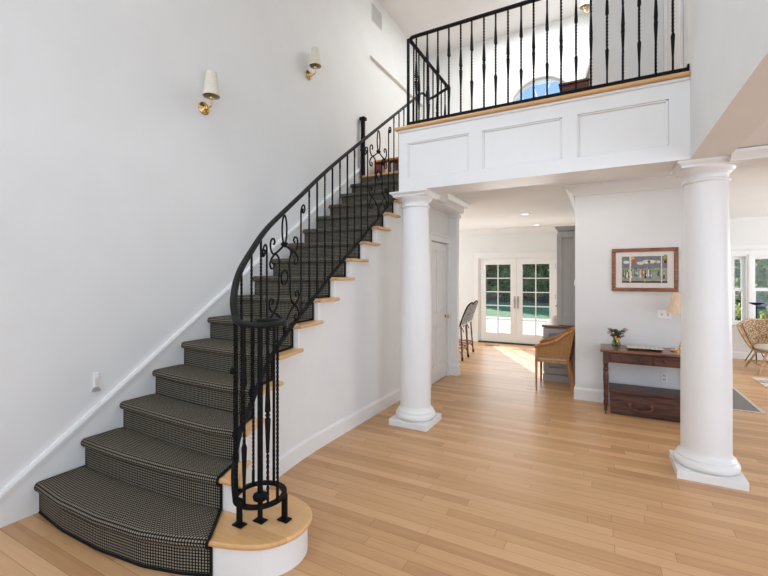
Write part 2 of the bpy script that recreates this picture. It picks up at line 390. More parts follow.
# ground floor walls
# under the stairs: follows the tread ends
SIDE = [(1.60, -1.735), (1.80, -1.906), (2.0, -1.99), (2.23, -2.04), (2.53, -2.10), (2.88, -2.16), (3.16, -2.184), (6, -2.184)]
def xs(y): return lerp(SIDE, y)
WSIDE = [(1.60, -1.79), (1.80, -1.96), (2.0, -2.075), (2.2, -2.145), (2.4, -2.19), (2.6, -2.215), (2.88, -2.232), (3.16, -2.234), (6, -2.234)]
def xw(y): return lerp(WSIDE, y)
LEFTY = [None, 1.26, 1.52, 1.78, 2.035, 2.29, 2.555, 2.825, 3.095, 3.365, 3.635, 3.90, 4.165, 4.43, 4.69, 4.955, 5.225]
RIGHTY = [None, 1.39, 1.61, 1.80, 2.0, 2.23, 2.53, 2.87, 3.15, 3.42, 3.69, 3.95, 4.21, 4.47, 4.73, 4.985, 5.24]
FR = {1: [(-3.227, 1.26), (-2.85, 1.228), (-2.46, 1.235), (-2.12, 1.272), (-1.907, 1.33), (-1.75, 1.392), (-1.66, 1.432)],
      2: [(-3.227, 1.52), (-2.98, 1.515), (-2.67, 1.518), (-2.38, 1.535), (-2.12, 1.56), (-1.92, 1.592), (-1.735, 1.612)],
      3: [(-3.227, 1.78), (-2.83, 1.762), (-2.47, 1.748), (-2.17, 1.748), (-1.98, 1.776), (-1.9, 1.80)]}
def front(i, x):
    if i in FR: return lerp(FR[i], x)
    u = (x - XL) / (xs(RIGHTY[i]) - XL); b = {4: .03, 5: .025, 6: .02}.get(i, 0.)
    return LEFTY[i] + (RIGHTY[i] - LEFTY[i]) * u - b * 4 * u * (1 - u)
sw = MB()
for i in range(1, 17):
    ya = RIGHTY[i] + .03; yb = (RIGHTY[i + 1] + .03) if i < 16 else 5.6
    if i == 1: ya = 1.68
    zt = i * RISE - .028 if i < 16 else FL2 - .28
    n = 4
    for k in range(n):
        a = ya + (yb - ya) * k / n; b = ya + (yb - ya) * (k + 1) / n
        xa, xb = xw(a), xw(b)
        sw.hexa([(xa - .1, a, 0), (xa, a, 0), (xb, b, 0), (xb - .1, b, 0), (xa - .1, a, zt), (xa, a, zt), (xb, b, zt), (xb - .1, b, zt)])
struct('wall_stair', sw, 'wall', label='white wall under the open side of the staircase', cat='wall')
bb = MB(); n = 24
for k in range(n):
    a = 2.0 + (5.0 - 2.0) * k / n; b = 2.0 + (5.0 - 2.0) * (k + 1) / n
    xa, xb = xw(a), xw(b)
    bb.hexa([(xa, a, 0), (xa + .016, a, 0), (xb + .016, b, 0), (xb, b, 0), (xa, a, .125), (xa + .016, a, .125), (xb + .016, b, .125), (xb, b, .125)])
    bb.hexa([(xa, a, .125), (xa + .012, a, .125), (xb + .012, b, .125), (xb, b, .125), (xa, a, .15), (xa + .004, a, .15), (xb + .004, b, .15), (xb, b, .15)])
struct('baseboard_stair', bb, 'trim', label='white baseboard below the staircase wall', cat='baseboard')
# wall with the closed door, ends in a trim post at the kitchen
XD = -2.12
dw = MB().box(XD - .12, XD, 4.95, 5.33, 0, CEIL).box(XD - .12, XD, 6.05, 6.2, 0, CEIL).box(XD - .12, XD, 5.33, 6.05, 2.04, CEIL)
dw.box(-5.2, XD - .12, 6.1, 6.2, 0, CEIL)
struct('wall_closet', dw, 'wall', label='white wall around the closed panel door', cat='wall')
struct('baseboard_closet', MB().box(XD, XD + .016, 4.95, 5.23, 0, .15).box(XD, XD + .016, 6.14, 6.2, 0, .15), 'trim', label='baseboard beside the closed panel door', cat='baseboard', bevel=.004)
struct('trim_4', MB().box(XD, XD + .13, 6.12, 6.21, .0, 2.5).box(XD, XD + .15, 6.10, 6.225, 0, .17).box(XD, XD + .16, 6.10, 6.225, 2.44, 2.5), 'trim', label='white trim post at the kitchen corner', cat='trim', bevel=.004)
struct('trim_5', MB().box(-2.175, -1.88, 4.5, 6.1, 2.5, CEIL), 'trim', label='white boxed beam running back from the left column', cat='trim')
crown = [(0, 0), (.02, 0), (.03, .02), (.06, .05), (.10, .085), (.115, .11), (.115, .125), (0, .125)]
struct('trim_6', MB().extr([(-1.88 + a * .6, CEIL - .075 + b * .6) for a, b in crown], 'y', 4.5, 6.22), 'trim', label='crown moulding on the boxed beam', cat='trim')
# closed door
d = sthing('door_1', 'closed white four panel door with brass knob', 'door', (XD, 5.69, 0))
lf = MB(); y0, y1, t0, t1 = 5.34, 6.04, XD - .055, XD - .02
lf.box(t0 - .01, t1 - .0155, y0 + .002, y1 - .002, .012, 2.028)
for a, b, z0, z1 in ((y0, y0 + .1, .01, 2.03), (y1 - .1, y1, .01, 2.03), (5.64, 5.74, .22, .84), (5.64, 5.74, 1.0, 1.92), (y0 + .1, y1 - .1, 1.92, 2.03), (y0 + .1, y1 - .1, .84, 1.0), (y0 + .1, y1 - .1, .01, .22)):
    lf.box(t1 - .016, t1, a, b, z0, z1)
obj('leaf', lf, 'trim', d)
pn = MB()
for a, b in ((y0 + .1, 5.64), (5.74, y1 - .1)):
    for z0, z1 in ((.22, .84), (1.0, 1.92)):
        pn.hexa([(t1 - .015, a + .014, z0 + .014), (t1 - .015, b - .014, z0 + .014), (t1 - .015, b - .014, z1 - .014), (t1 - .015, a + .014, z1 - .014),
                 (t1 - .001, a + .045, z0 + .045), (t1 - .001, b - .045, z0 + .045), (t1 - .001, b - .045, z1 - .045), (t1 - .001, a + .045, z1 - .045)])
obj('panels', pn, 'trim', d)
cs = MB()
for a, b, z0, z1 in ((5.235, 5.325, 0, 2.045), (6.055, 6.118, 0, 2.045), (5.235, 6.118, 2.045, 2.125)): cs.box(XD + .0005, XD + .018, a, b, z0, z1)
cs.box(XD + .0005, XD + .03, 5.225, 6.118, 2.125, 2.15)
obj('casing', cs, 'trim', d)
kb = MB(); R90 = Matrix.Rotation(PI / 2, 4, 'Y')
kb.lathe([(.028, 0), (.028, .006), (.01, .012), (.01, .03), (.02, .036), (.027, .05), (.024, .064), (.008, .07)], (t1, 5.985, .93), 16, True, R90)
obj('knob', kb, 'brass', d, smooth=True)
for z in (.25, 1.05, 1.8):
    obj('hinge', MB().box(t1 - .002, t1 + .006, 5.33, 5.345, z, z + .09), 'steel', d)
# picture wall
struct('wall_back', MB().box(-.31, .95, YW, YF + .3, 0, CEIL), 'wall', label='white wall behind the console table', cat='wall')
bprof = [(0, 0), (-.016, 0), (-.016, .125), (-.006, .15), (0, .15)]
b = mould(MB(), [(-.31, 6.44), (-.31, YW), (.95, YW)], [(-a, z) for a, z in bprof], 1)
struct('baseboard_back', b, 'trim', label='white baseboard of the picture wall', cat='baseboard')
b = mould(MB(), [(-.31, YF), (-.31, YW), (.95, YW)], [(a, CEIL - .125 + z) for a, z in crown], 1)
struct('trim_7', b, 'trim', label='crown moulding over the picture wall', cat='trim')
# kitchen walls
fx0, fx1, fzt = -2.62, -.88, 2.0
k = MB().box(-5.2, fx0, YF, YF + .18, 0, CEIL).box(fx1, -.31, YF, YF + .18, 0, CEIL).box(fx0, fx1, YF, YF + .18, fzt, CEIL)
struct('wall_kitchen', k, 'wall', label='white kitchen wall around the french doors', cat='wall')
# kitchen side wall with window openings out of view
k = MB().box(-5.3, -5.2, 6.1, 6.7, 0, CEIL).box(-5.3, -5.2, 9.2, 9.83, 0, CEIL).box(-5.3, -5.2, 6.7, 9.2, 0, .9).box(-5.3, -5.2, 6.7, 9.2, 2.3, CEIL)
struct('wall_side', k, 'wall', label='kitchen side wall with a window opening', cat='wall')
b = MB().extr([(YF + p[0], p[1]) for p in bprof], 'x', -5.2, fx0 - .09)
struct('baseboard_kitchen', b, 'trim', label='white baseboard left of the french doors', cat='baseboard')
struct('ceiling_lower', MB().box(-1.87, 1.0, YB + .36, 9.98, CEIL, CEIL + .02).box(-5.2, -1.87, 6.1, 9.98, CEIL, CEIL + .02), 'ceil', label='white ceiling of the lower rooms', cat='ceiling')
b = MB().extr([(YF - a, CEIL - .125 + z) for a, z in crown], 'x', -5.2, -.31)
struct('trim_8', b, 'trim', label='crown moulding over the french doors', cat='trim')
# right hand rooms
b = MB().box(.803, 4.8, YB + .03, YB + .3, 2.35, CEIL)
struct('wall_beam', b, 'trim', label='white header running right from the right column', cat='wall')
struct('trim_9', MB().extr([(YB + .03 - a * .6, 2.35 + z * .55) for a, z in crown], 'x', .803, 4.8), 'trim', label='crown strip on the right hand header', cat='trim')
struct('ceiling_right', MB().box(.803, 4.8, -2.4, YB + .03, 2.425, 2.55), 'ceil', label='low ceiling right of the beam', cat='ceiling')
struct('ceiling_sunroom', MB().box(.95, 4.8, YB + .3, 10.2, CEIL - .02, CEIL + .1), 'ceil', label='white ceiling of the sunroom', cat='ceiling')
struct('trim_10', MB().extr([(YS - a * .5, CEIL - .09 + z * .6) for a, z in crown], 'x', .95, 4.8), 'trim', label='crown strip of the sunroom', cat='trim')

# ------------------------------------------------------------------ front of the hall (behind the photographer): wall with real window openings
fw = MB()
for x0, x1, z0, z1 in ((XL, -2.75, 0, TOP), (.1, .566, 0, TOP), (-2.75, .1, 2.35, 2.75), (-2.75, .1, 5.6, TOP), (-2.75, -2.45, 0, 2.35), (-.2, .1, 0, 2.35), (-1.85, -.8, 0, 2.35), (.566, 4.8, 0, .6), (.566, 4.8, 2.2, 2.55)):
    fw.box(x0, x1, -2.6, -2.4, z0, z1)
struct('wall_front', fw, 'wall', label='front wall with tall window openings', cat='wall')

# ------------------------------------------------------------------ french doors
fd = sthing('door_2', 'white double french doors with gridded panes', 'door', ((fx0 + fx1) / 2, YF, 0))
c = MB()
c.box(fx0 - .09, fx0, YF - .018, YF, 0, fzt + .1).box(fx1, fx1 + .09, YF - .018, YF, 0, fzt + .1).box(fx0, fx1, YF - .018, YF, fzt, fzt + .1)
c.box(fx0 - .11, fx1 + .11, YF - .035, YF, fzt + .09, fzt + .115)
c.box(fx0, fx0 + .035, YF + .001, YF + .16, .034, fzt).box(fx1 - .035, fx1, YF + .001, YF + .16, .034, fzt).box(fx0 + .035, fx1 - .035, YF + .001, YF + .16, fzt - .035, fzt)
obj('casing', c, 'trim', fd)
obj('threshold', MB().box(fx0, fx1, YF - .03, YF + .16, .0, .032), 'rubber', fd, bevel=.006)
mid = (fx0 + fx1) / 2
for (a, b) in ((fx0 + .037, mid - .002), (mid + .002, fx1 - .037)):
    ga, gb, gz0, gz1 = a + .13, b - .13, .24, 1.83
    L_ = MB()
    frame(L_, 'y', a, b, .034, 1.96, YF + .02, YF + .065, .13, 1.96 - gz1, gz0 - .034)
    lf = obj('leaf', L_, 'trim', fd)
    G = MB(); G.box((ga + gb) / 2 - .011, (ga + gb) / 2 + .011, YF + .025, YF + .058, gz0, gz1)
    for q in range(1, 5):
        z = gz0 + (gz1 - gz0) * q / 5; G.box(ga, (ga + gb) / 2 - .011, YF + .026, YF + .057, z - .011, z + .011).box((ga + gb) / 2 + .011, gb, YF + .026, YF + .057, z - .011, z + .011)
    obj('muntins', G, 'trim', lf)
    obj('glazing', MB().box(ga, gb, YF + .04, YF + .044, gz0, gz1), 'glass', lf)
h = MB().box(mid + .02, mid + .055, YF + .01, YF + .02, .82, 1.1); h.tube([(mid + .037, YF + .012, 1.0), (mid + .037, YF - .03, 1.0), (mid + .065, YF - .035, 1.0)], .009, 8)
obj('handle', h, 'steel', fd)
h = MB().box(mid - .055, mid - .02, YF + .01, YF + .02, .82, 1.1); h.tube([(mid - .037, YF + .012, 1.0), (mid - .037, YF - .03, 1.0), (mid - .065, YF - .035, 1.0)], .009, 8)
obj('handle', h, 'steel', fd)
for z in (.3, 1.05, 1.72): obj('hinge', MB().box(fx1 - .045, fx1 - .03, YF + .005, YF + .02, z, z + .11), 'steel', fd)

# ------------------------------------------------------------------ sunroom wall and windows
SW = [(2.12, 2.38, .66, 1.95), (2.42, 3.55, .66, 1.95)]
xsb = [.95] + [v for a in SW for v in a[:2]] + [4.8]
k = MB()
for a, b in zip(xsb[::2], xsb[1::2]): k.box(a, b, YS, YS + .16, 0, CEIL)
for a, b, z0, z1 in SW: k.box(a, b, YS, YS + .16, 0, z0).box(a, b, YS, YS + .16, z1, CEIL)
struct('wall_sunroom', k, 'wall', label='white sunroom wall with windows', cat='wall')
k = MB().box(4.8, 4.9, 3.7, 6.0, 0, CEIL).box(4.8, 4.9, 9.2, 10.1, 0, CEIL).box(4.8, 4.9, 6.0, 9.2, 0, .8).box(4.8, 4.9, 6.0, 9.2, 2.2, CEIL)
struct('wall_east', k, 'wall', label='sunroom side wall with a window opening', cat='wall')
struct('baseboard_sunroom', MB().extr([(YS + p[0], p[1] * .9) for p in bprof], 'x', .95, 4.8), 'trim', label='white baseboard of the sunroom', cat='baseboard')
struct('trim_11', MB().box(.95, 4.8, YS - .012, YS, 2.06, 2.12), 'trim', label='white band over the sunroom windows', cat='trim')
for i, (a, b, z0, z1) in enumerate(SW):
    wnd = sthing('window_%d' % (i + 2), ['narrow white double hung window left in the sunroom', 'wide white double hung window behind the rattan chair'][i], 'window', ((a + b) / 2, YS, z0))
    c = MB()
    cl, cr_ = ((.07, .019), (.019, .07))[i]
    for x0, x1, p, q in ((a - cl, a, z0, z1 + .08), (b, b + cr_, z0, z1 + .08), (a, b, z1, z1 + .08)): c.box(x0, x1, YS - .02, YS - .0005, p, q)
    for x0, x1, p, q in ((a, a + .03, z0, z1), (b - .03, b, z0, z1), (a + .03, b - .03, z1 - .03, z1)): c.box(x0, x1, YS + .001, YS + .14, p, q)
    obj('casing', c, 'trim', wnd)
    obj('sill', MB().box(a - cl, b + cr_ - .0, YS - .06, YS + .14, z0 - .035, z0 - .0005), 'trim', wnd, bevel=.006)
    zm = (z0 + z1) / 2
    for nm, p, q, yy in (('lower_sash', z0, zm + .02, .05), ('upper_sash', zm - .02, z1 - .03, .09)):
        s_ = MB(); e = .05
        frame(s_, 'y', a + .0305, b - .0305, p, q - .0005, YS + yy, YS + yy + .035, e)
        so = obj(nm, s_, 'trim', wnd)
        obj('pane', MB().box(a + .03 + e, b - .03 - e, YS + yy + .015, YS + yy + .019, p + e, q - e), 'glass', so)
    obj('apron', MB().box(a - cl + .01, b + cr_ - .002, YS - .015, YS, z0 - .12, z0 - .036), 'trim', wnd)

# ------------------------------------------------------------------ columns
def column(cx, cy, label):
    t = thing('column', label, 'column', (cx, cy, 0), 'round columns under the balcony')
    obj('plinth', MB().box(cx - .21, cx + .21, cy - .21, cy + .21, 0, .066), 'trim', t, bevel=.004)
    pr = [(.188, .066), (.204, .078), (.209, .098), (.204, .118), (.19, .128), (.186, .134), (.19, .14), (.186, .15), (.172, .158), (.164, .172), (.1605, .19)]
    obj('base', MB().lathe(pr, (cx, cy, 0), 48), 'trim', t, smooth=True)
    sh = [(.1595 - .024 * max(0, (k / 20 - .25) / .75) ** 1.5, .185 + (2.245 - .185) * k / 20) for k in range(21)]
    obj('shaft', MB().lathe(sh, (cx, cy, 0), 48), 'trim', t, smooth=True)
    ca = [(.1355, 2.235), (.136, 2.238), (.149, 2.243), (.153, 2.252), (.149, 2.262), (.138, 2.266), (.138, 2.296), (.142, 2.30), (.150, 2.304), (.152, 2.312), (.160, 2.318), (.172, 2.328), (.180, 2.342), (.182, 2.35)]
    obj('capital', MB().lathe(ca, (cx, cy, 0), 48), 'trim', t, smooth=True)
    ab = MB()
    for h0, h1, z0, z1 in ((.178, .178, 2.345, 2.36), (.178, .20, 2.36, 2.378), (.205, .205, 2.378, 2.394)):
        ab.hexa([(cx - h0, cy - h0, z0), (cx + h0, cy - h0, z0), (cx + h0, cy + h0, z0), (cx - h0, cy + h0, z0), (cx - h1, cy - h1, z1), (cx + h1, cy - h1, z1), (cx + h1, cy + h1, z1), (cx - h1, cy + h1, z1)])
    obj('abacus', ab, 'trim', t)
column(-1.737, 3.945, 'white round column beside the stair wall, left of the two columns')
column(.70, 3.975, 'white round column right of the console table, right of the two columns')

# ------------------------------------------------------------------ staircase
st = thing('staircase', 'curved white staircase with oak treads and rounded bottom step', 'staircase', (-2.7, 3.2, 0))
BULL = [(-1.85, 1.352), (-1.75, 1.392), (-1.61, 1.436), (-1.49, 1.497), (-1.42, 1.585), (-1.394, 1.685), (-1.412, 1.79), (-1.475, 1.872), (-1.575, 1.92), (-1.75, 1.94), (-1.95, 1.90)]
def bull(inset):
    c_ = [Vector((v.x, v.y)) for v in catmull([(x, y, 0) for x, y in BULL], 5)][1:]; out = []
    for i, p_ in enumerate(c_):
        t_ = (c_[min(i + 1, len(c_) - 1)] - c_[max(0, i - 1)]).normalized(); q_ = p_ + Vector((-t_.y, t_.x)) * inset; out.append((q_.x, q_.y))
    return out
for i in range(1, 17):
    x1 = xs(RIGHTY[i]); zt = i * RISE
    nx = 18
    if i == 1:
        fr = [(x, front(1, x)) for x in [XL + .003 + (-1.85 - XL) * k / nx for k in range(nx + 1)]] + bull(0)
        poly = fr + [(XL + .003, 1.57)]
        rp = [(x, front(1, x) + .03) for x in [XL + .003 + (-1.85 - XL) * k / nx for k in range(nx + 1)]] + bull(.026) + [(XL + .003, 1.57)]
        obj('riser', MB().prism(rp, 0, zt - .028), 'trim', st)
    else:
        fr = [(XL + .003 + (x1 - XL) * k / nx, 0) for k in range(nx + 1)]; fr = [(x, front(i, x)) for x, _ in fr]
        yb = (RIGHTY[i + 1] + .06) if i < 16 else 5.24 + .12
        side = [(xs(RIGHTY[i] + (yb - RIGHTY[i]) * k / 6), RIGHTY[i] + (yb - RIGHTY[i]) * k / 6) for k in range(1, 7)]
        yl = (LEFTY[i + 1] + .06) if i < 16 else 5.34
        poly = fr + side + [(XL + .003, yl)]
        rf = [(XL + .003 + (x1 - .052 - XL) * k / nx, 0) for k in range(nx + 1)]; rf = [(x, front(i, x) + .03) for x, _ in rf]
        rb = [(x, y + .022) for x, y in reversed(rf)]
        obj('riser', MB().prism(rf + rb, (i - 1) * RISE, zt - .028), 'trim', st)
        # painted block closing the riser at the open end
        if i < 16:
            xe = x1 - .05; obj('riser_end', MB().box(xe - .1, xe + .004, RIGHTY[i] + .026, RIGHTY[i] + .05, (i - 1) * RISE, zt - .028), 'trim', st)
    if i < 16 or True:
        obj('tread', MB().prism(poly, zt - .03, zt + (.0 if i < 16 else .002)), 'tread', st, bevel=.011)
# skirt board on the left wall
def zsk(y): return .207 + .7105 * (y - 1.09)
sk = MB(); p = [(1.0, 0), (5.4, 0)]
sk.extr([(1.06, 0), (1.06, .19), (5.2, zsk(5.2) - .03), (5.45, 3.15), (5.45, 2.8), (1.4, 0)], 'x', XL, XL + .014)
obj('skirt_board', sk, 'trim', st)
cp = MB()
for dz0, dz1, th in ((-.045, -.02, .022), (-.02, .0, .034), (0, .012, .026)):
    cp.extr([(1.06, zsk(1.06) + dz0), (5.25, zsk(5.25) + dz0), (5.25, zsk(5.25) + dz1), (1.06, zsk(1.06) + dz1)], 'x', XL, XL + th)
obj('skirt_cap', cp, 'trim', st)
b = MB().extr([(XL + .016 * (1 if z < .14 else .4), z) if x else (XL, z) for x, z in ((0, 0), (1, 0), (1, .13), (1, .15), (0, .15))], 'y', -2.4, 1.06)
struct('baseboard_left', b, 'trim', label='white baseboard in front of the stairs', cat='baseboard')

# carpet runner, laid over treads and risers
CE = {1: -1.75, 2: -1.915, 3: -1.985, 4: -2.085, 5: -2.135}
def cedge(i): return CE.get(i, xs(RIGHTY[i]) - .098)
cr = MB(); cr.uv = []; nx = 28; T = .009; rows = []
xl = XL + .034
vacc = 0.
for i in range(1, 17):
    zb, zt = (i - 1) * RISE, i * RISE
    P = []      # (dy from nosing line, z, uses next step?)
    r0 = zb + (T if i > 1 else .002)
    for k in range(6): P.append((.03 - T, r0 + (zt - .034 - r0) * k / 5, 0))
    if i < 16:
        P.append((.012, zt - .037, 0))
        for k in range(7):
            a = -PI / 2 - PI * k / 6; P.append((.012 + (.019) * cos(a) * 1.0 - .0, zt - .015 + (.024) * sin(a), 0))
        for k in range(1, 7): P.append((.03 * 0 + k / 6, zt + T, 1))
    else: P.append((.012, zt - .034, 0))
    prev = None
    for dy, z, nx_ in P:
        row = []
        for k in range(nx + 1):
            u = k / nx
            x = xl + (cedge(i) - xl) * u
            y = front(i, x)
            if nx_:
                x2 = xl + (cedge(i + 1) - xl) * u; e = max(0, (dy - .0)) ** 1.0
                y2 = front(i + 1, x2) + .03 - T
                xx = x + (x2 - x) * e; yy = y + .012 + (y2 - y - .012) * dy
            else: xx, yy = x, y + dy
            row.append((xx, yy, z))
        if prev: vacc += (Vector(row[nx // 2]) - Vector(prev[nx // 2])).length
        rows.append((row, vacc)); prev = row
for row, v in rows:
    cr.v += row; cr.uv += [(p[0] - xl, v) for p in row]
W_ = nx + 1
cr.f = [(r * W_ + k, r * W_ + k + 1, (r + 1) * W_ + k + 1, (r + 1) * W_ + k) for r in range(len(rows) - 1) for k in range(nx)]
ru = thing('carpet_runner', 'dark houndstooth carpet runner covering the staircase', 'carpet', (-2.7, 1.25, 0))
ro = obj('pile', cr, 'carpet', ru, smooth=True)
ro.modifiers.new('thick', 'SOLIDIFY').thickness = .004
obj('edge_binding', MB().tube([r[0][-1] for r in rows], .0085, 6), 'binding', ru)
obj('edge_binding', MB().tube([r[0][0] for r in rows], .006, 6), 'binding', ru)
obj('hem_binding', MB().tube([(p[0], p[1] - .002, .008) for p in rows[0][0]], .009, 6), 'binding', ru)

# ------------------------------------------------------------------ stair railing
RC = Vector((-1.645, 1.645)); RR = .128
CTRL = [(-1.735, 1.554, 1.308, .335), (-1.812, 1.613, 1.40, .43), (-1.90, 1.73, 1.54, .575), (-1.98, 1.92, 1.705, .74), (-2.045, 2.1, 1.845, .90), (-2.09, 2.3, 1.983, 1.05),
        (-2.14, 2.6, 2.19, 1.235), (-2.175, 2.85, 2.37, 1.385), (-2.2, 3.15, 2.585, 1.59), (-2.205, 3.55, 2.872, 1.872), (-2.205, 4.0, 3.194, 2.195), (-2.205, 4.5, 3.552, 2.553), (-2.205, 5.2, 4.053, 3.06)]
tp = catmull([(a, b, c) for a, b, c, d in CTRL], 10); bt = catmull([(a, b, d) for a, b, c, d in CTRL], 10)
S_ = [0.]
for a, b in zip(tp, tp[1:]): S_.append(S_[-1] + (b.xy - a.xy).length)
def rail_at(s):
    for i in range(len(S_) - 1):
        if s <= S_[i + 1] or i == len(S_) - 2:
            u = (s - S_[i]) / (S_[i + 1] - S_[i]); a = tp[i].lerp(tp[i + 1], u); b = bt[i].lerp(bt[i + 1], u)
            return Vector((a.x, a.y)), a.z, b.z
def s_of_y(y):
    return lerp([(p.y, s) for p, s in zip(tp, S_)], y)
sr = thing('stair_railing', 'black wrought iron stair railing with scroll panels and spiral end', 'railing', (-1.645, 1.645, .19))
rprof = [(a * .77, b * .77) for a, b in [(-.024, -.010), (-.017, -.017), (.017, -.017), (.024, -.010), (.026, .002), (.021, .013), (.010, .018), (-.010, .018), (-.021, .013), (-.026, .002)]]
a_left = math.atan2(1.554 - RC.y, -1.735 - RC.x)            # leaves the ring here
ring = []
for k in range(41):
    a = a_left + math.radians(285) * (1 - k / 40)
    rr = RR * (1 - .25 * max(0, (1 - k / 12)))
    ring.append(Vector((RC.x + rr * cos(a), RC.y + rr * sin(a), 1.268 + .04 * max(0, (k - 28) / 12) ** 2)))
hp = ring[:-1] + tp
hp += [Vector((-2.20, 5.25, 4.07)), Vector((-2.16, 5.27, 4.03)), Vector((-2.12, 5.25, 3.97)), Vector((-2.0, 5.16, 3.945)), Vector((-1.86, 5.06, 3.942)), Vector((-1.764, 5.005, 3.94))]
obj('handrail', MB().sweep(hp, rprof), 'iron_rail', sr, smooth=True)
bring = [Vector((RC.x + RR * cos(a_left + 2 * PI * k / 40), RC.y + RR * sin(a_left + 2 * PI * k / 40), .335)) for k in range(41)]
obj('bottom_rail', MB().sweep(list(reversed(bring))[:-1] + bt, [(-.014, -.008), (.014, -.008), (.014, .008), (-.014, .008)]), 'iron', sr)
def sq_bar(mb, x, y, secs, n=4):
    vs = []
    for z, h, tw in secs:
        for j in range(n):
            a = tw + PI / 4 + j * PI / 2; vs.append((x + h * 1.414 * cos(a), y + h * 1.414 * sin(a), z))
    m = len(secs)
    fs = [(i * n + j, i * n + (j + 1) % n, (i + 1) * n + (j + 1) % n, (i + 1) * n + j) for i in range(m - 1) for j in range(n)] + [(3, 2, 1, 0), tuple((m - 1) * n + j for j in range(n))]
    mb.add(vs, fs)
def baluster(x, y, z0, z1, kind, parent, h=.0065, kn=.0068):
    mb = MB(); Lz = z1 - z0; N_ = 90; sec = []
    for k in range(N_ + 1):
        t = k / N_; z = z0 + Lz * t; hh = h; tw = 0
        if kind == 'twist':
            tw = max(0, min(1, (t - .08) / .84)) * Lz * 2 * PI / .11
        elif kind == 'pair':
            for c0, sg in ((.335, -1), (.665, 1)):       # thick end faces the middle, tapers outward
                dlt = (t - c0) * sg
                if 0 <= dlt < .2: hh = max(hh, h + kn * (1 - dlt / .2) * min(1, dlt / .006 + .2))
            if .36 < t < .64: tw = (t - .36) * Lz * 2 * PI / .11
        elif kind == 'centre':
            dlt = abs(t - .5)
            if .018 < dlt < .22: hh = h + kn * (1 - (dlt - .018) / .202)
            elif dlt <= .007: hh = h + kn * .9
            if t < .28: tw = t * Lz * 2 * PI / .11
            if t > .72: tw = (t - .72) * Lz * 2 * PI / .11
        sec.append((z, hh, tw))
    sq_bar(mb, x, y, sec)
    return obj('baluster', mb, 'iron', parent)
# newel in the middle of the spiral, feet under the ring
nw = MB(); nw.lathe([(.014, .19), (.014, .30), (.036, .31), (.040, .325), (.036, .338), (.015, .348), (.0145, 1.262)], (RC.x, RC.y, 0), 16)
obj('newel_post', nw, 'iron', sr, smooth=True)
for fx, fy in ((-1.715, 1.565), (RC.x, RC.y), (-1.535, 1.715)):
    q = MB().box(fx - .017, fx + .017, fy - .008, fy + .008, .196, .335) if (fx, fy) != (RC.x, RC.y) else MB()
    q.box(fx - .034, fx + .034, fy - .024, fy + .024, .190, .198)
    obj('foot', q, 'iron', sr, bevel=.003)
for ang, kd in ((-83, 'pair'), (-28, 'centre'), (-2, 'twist'), (99, 'plain'), (-152, 'twist'), (152, 'twist')):
    a = math.radians(ang); x, y = RC.x + RR * cos(a), RC.y + RR * sin(a)
    baluster(x, y, .34, 1.262, kd, sr, .0058, .0048)
obj('rosette', MB().sphere((-1.80, 1.598, 1.0), .021, 12), 'iron', sr, smooth=True)
def stair_bal(s, kind):
    p, zt, zb = rail_at(s); baluster(p.x, p.y, zb, zt - .012, kind, sr, .006, .005)
sA, sB = s_of_y(2.11), s_of_y(2.58); sC, sD = s_of_y(3.75), s_of_y(4.23); sE = S_[-1]
kk = 0
n0 = 4
for k in range(1, n0 + 1): stair_bal(sA * k / (n0 + .6) , 'twist')
for k in range(1, 9): stair_bal(sB + (sC - sB) * k / 9, 'twist' if k % 2 else 'plain')
for k in range(1, 7): stair_bal(sD + (sE - sD) * k / 7, 'twist' if k % 2 else 'plain')
def spiral(cx, cy, r0, r1, a0, a1, n=18):
    return [(cx + (r0 + (r1 - r0) * k / n) * cos(a0 + (a1 - a0) * k / n), cy + (r0 + (r1 - r0) * k / n) * sin(a0 + (a1 - a0) * k / n)) for k in range(n + 1)]
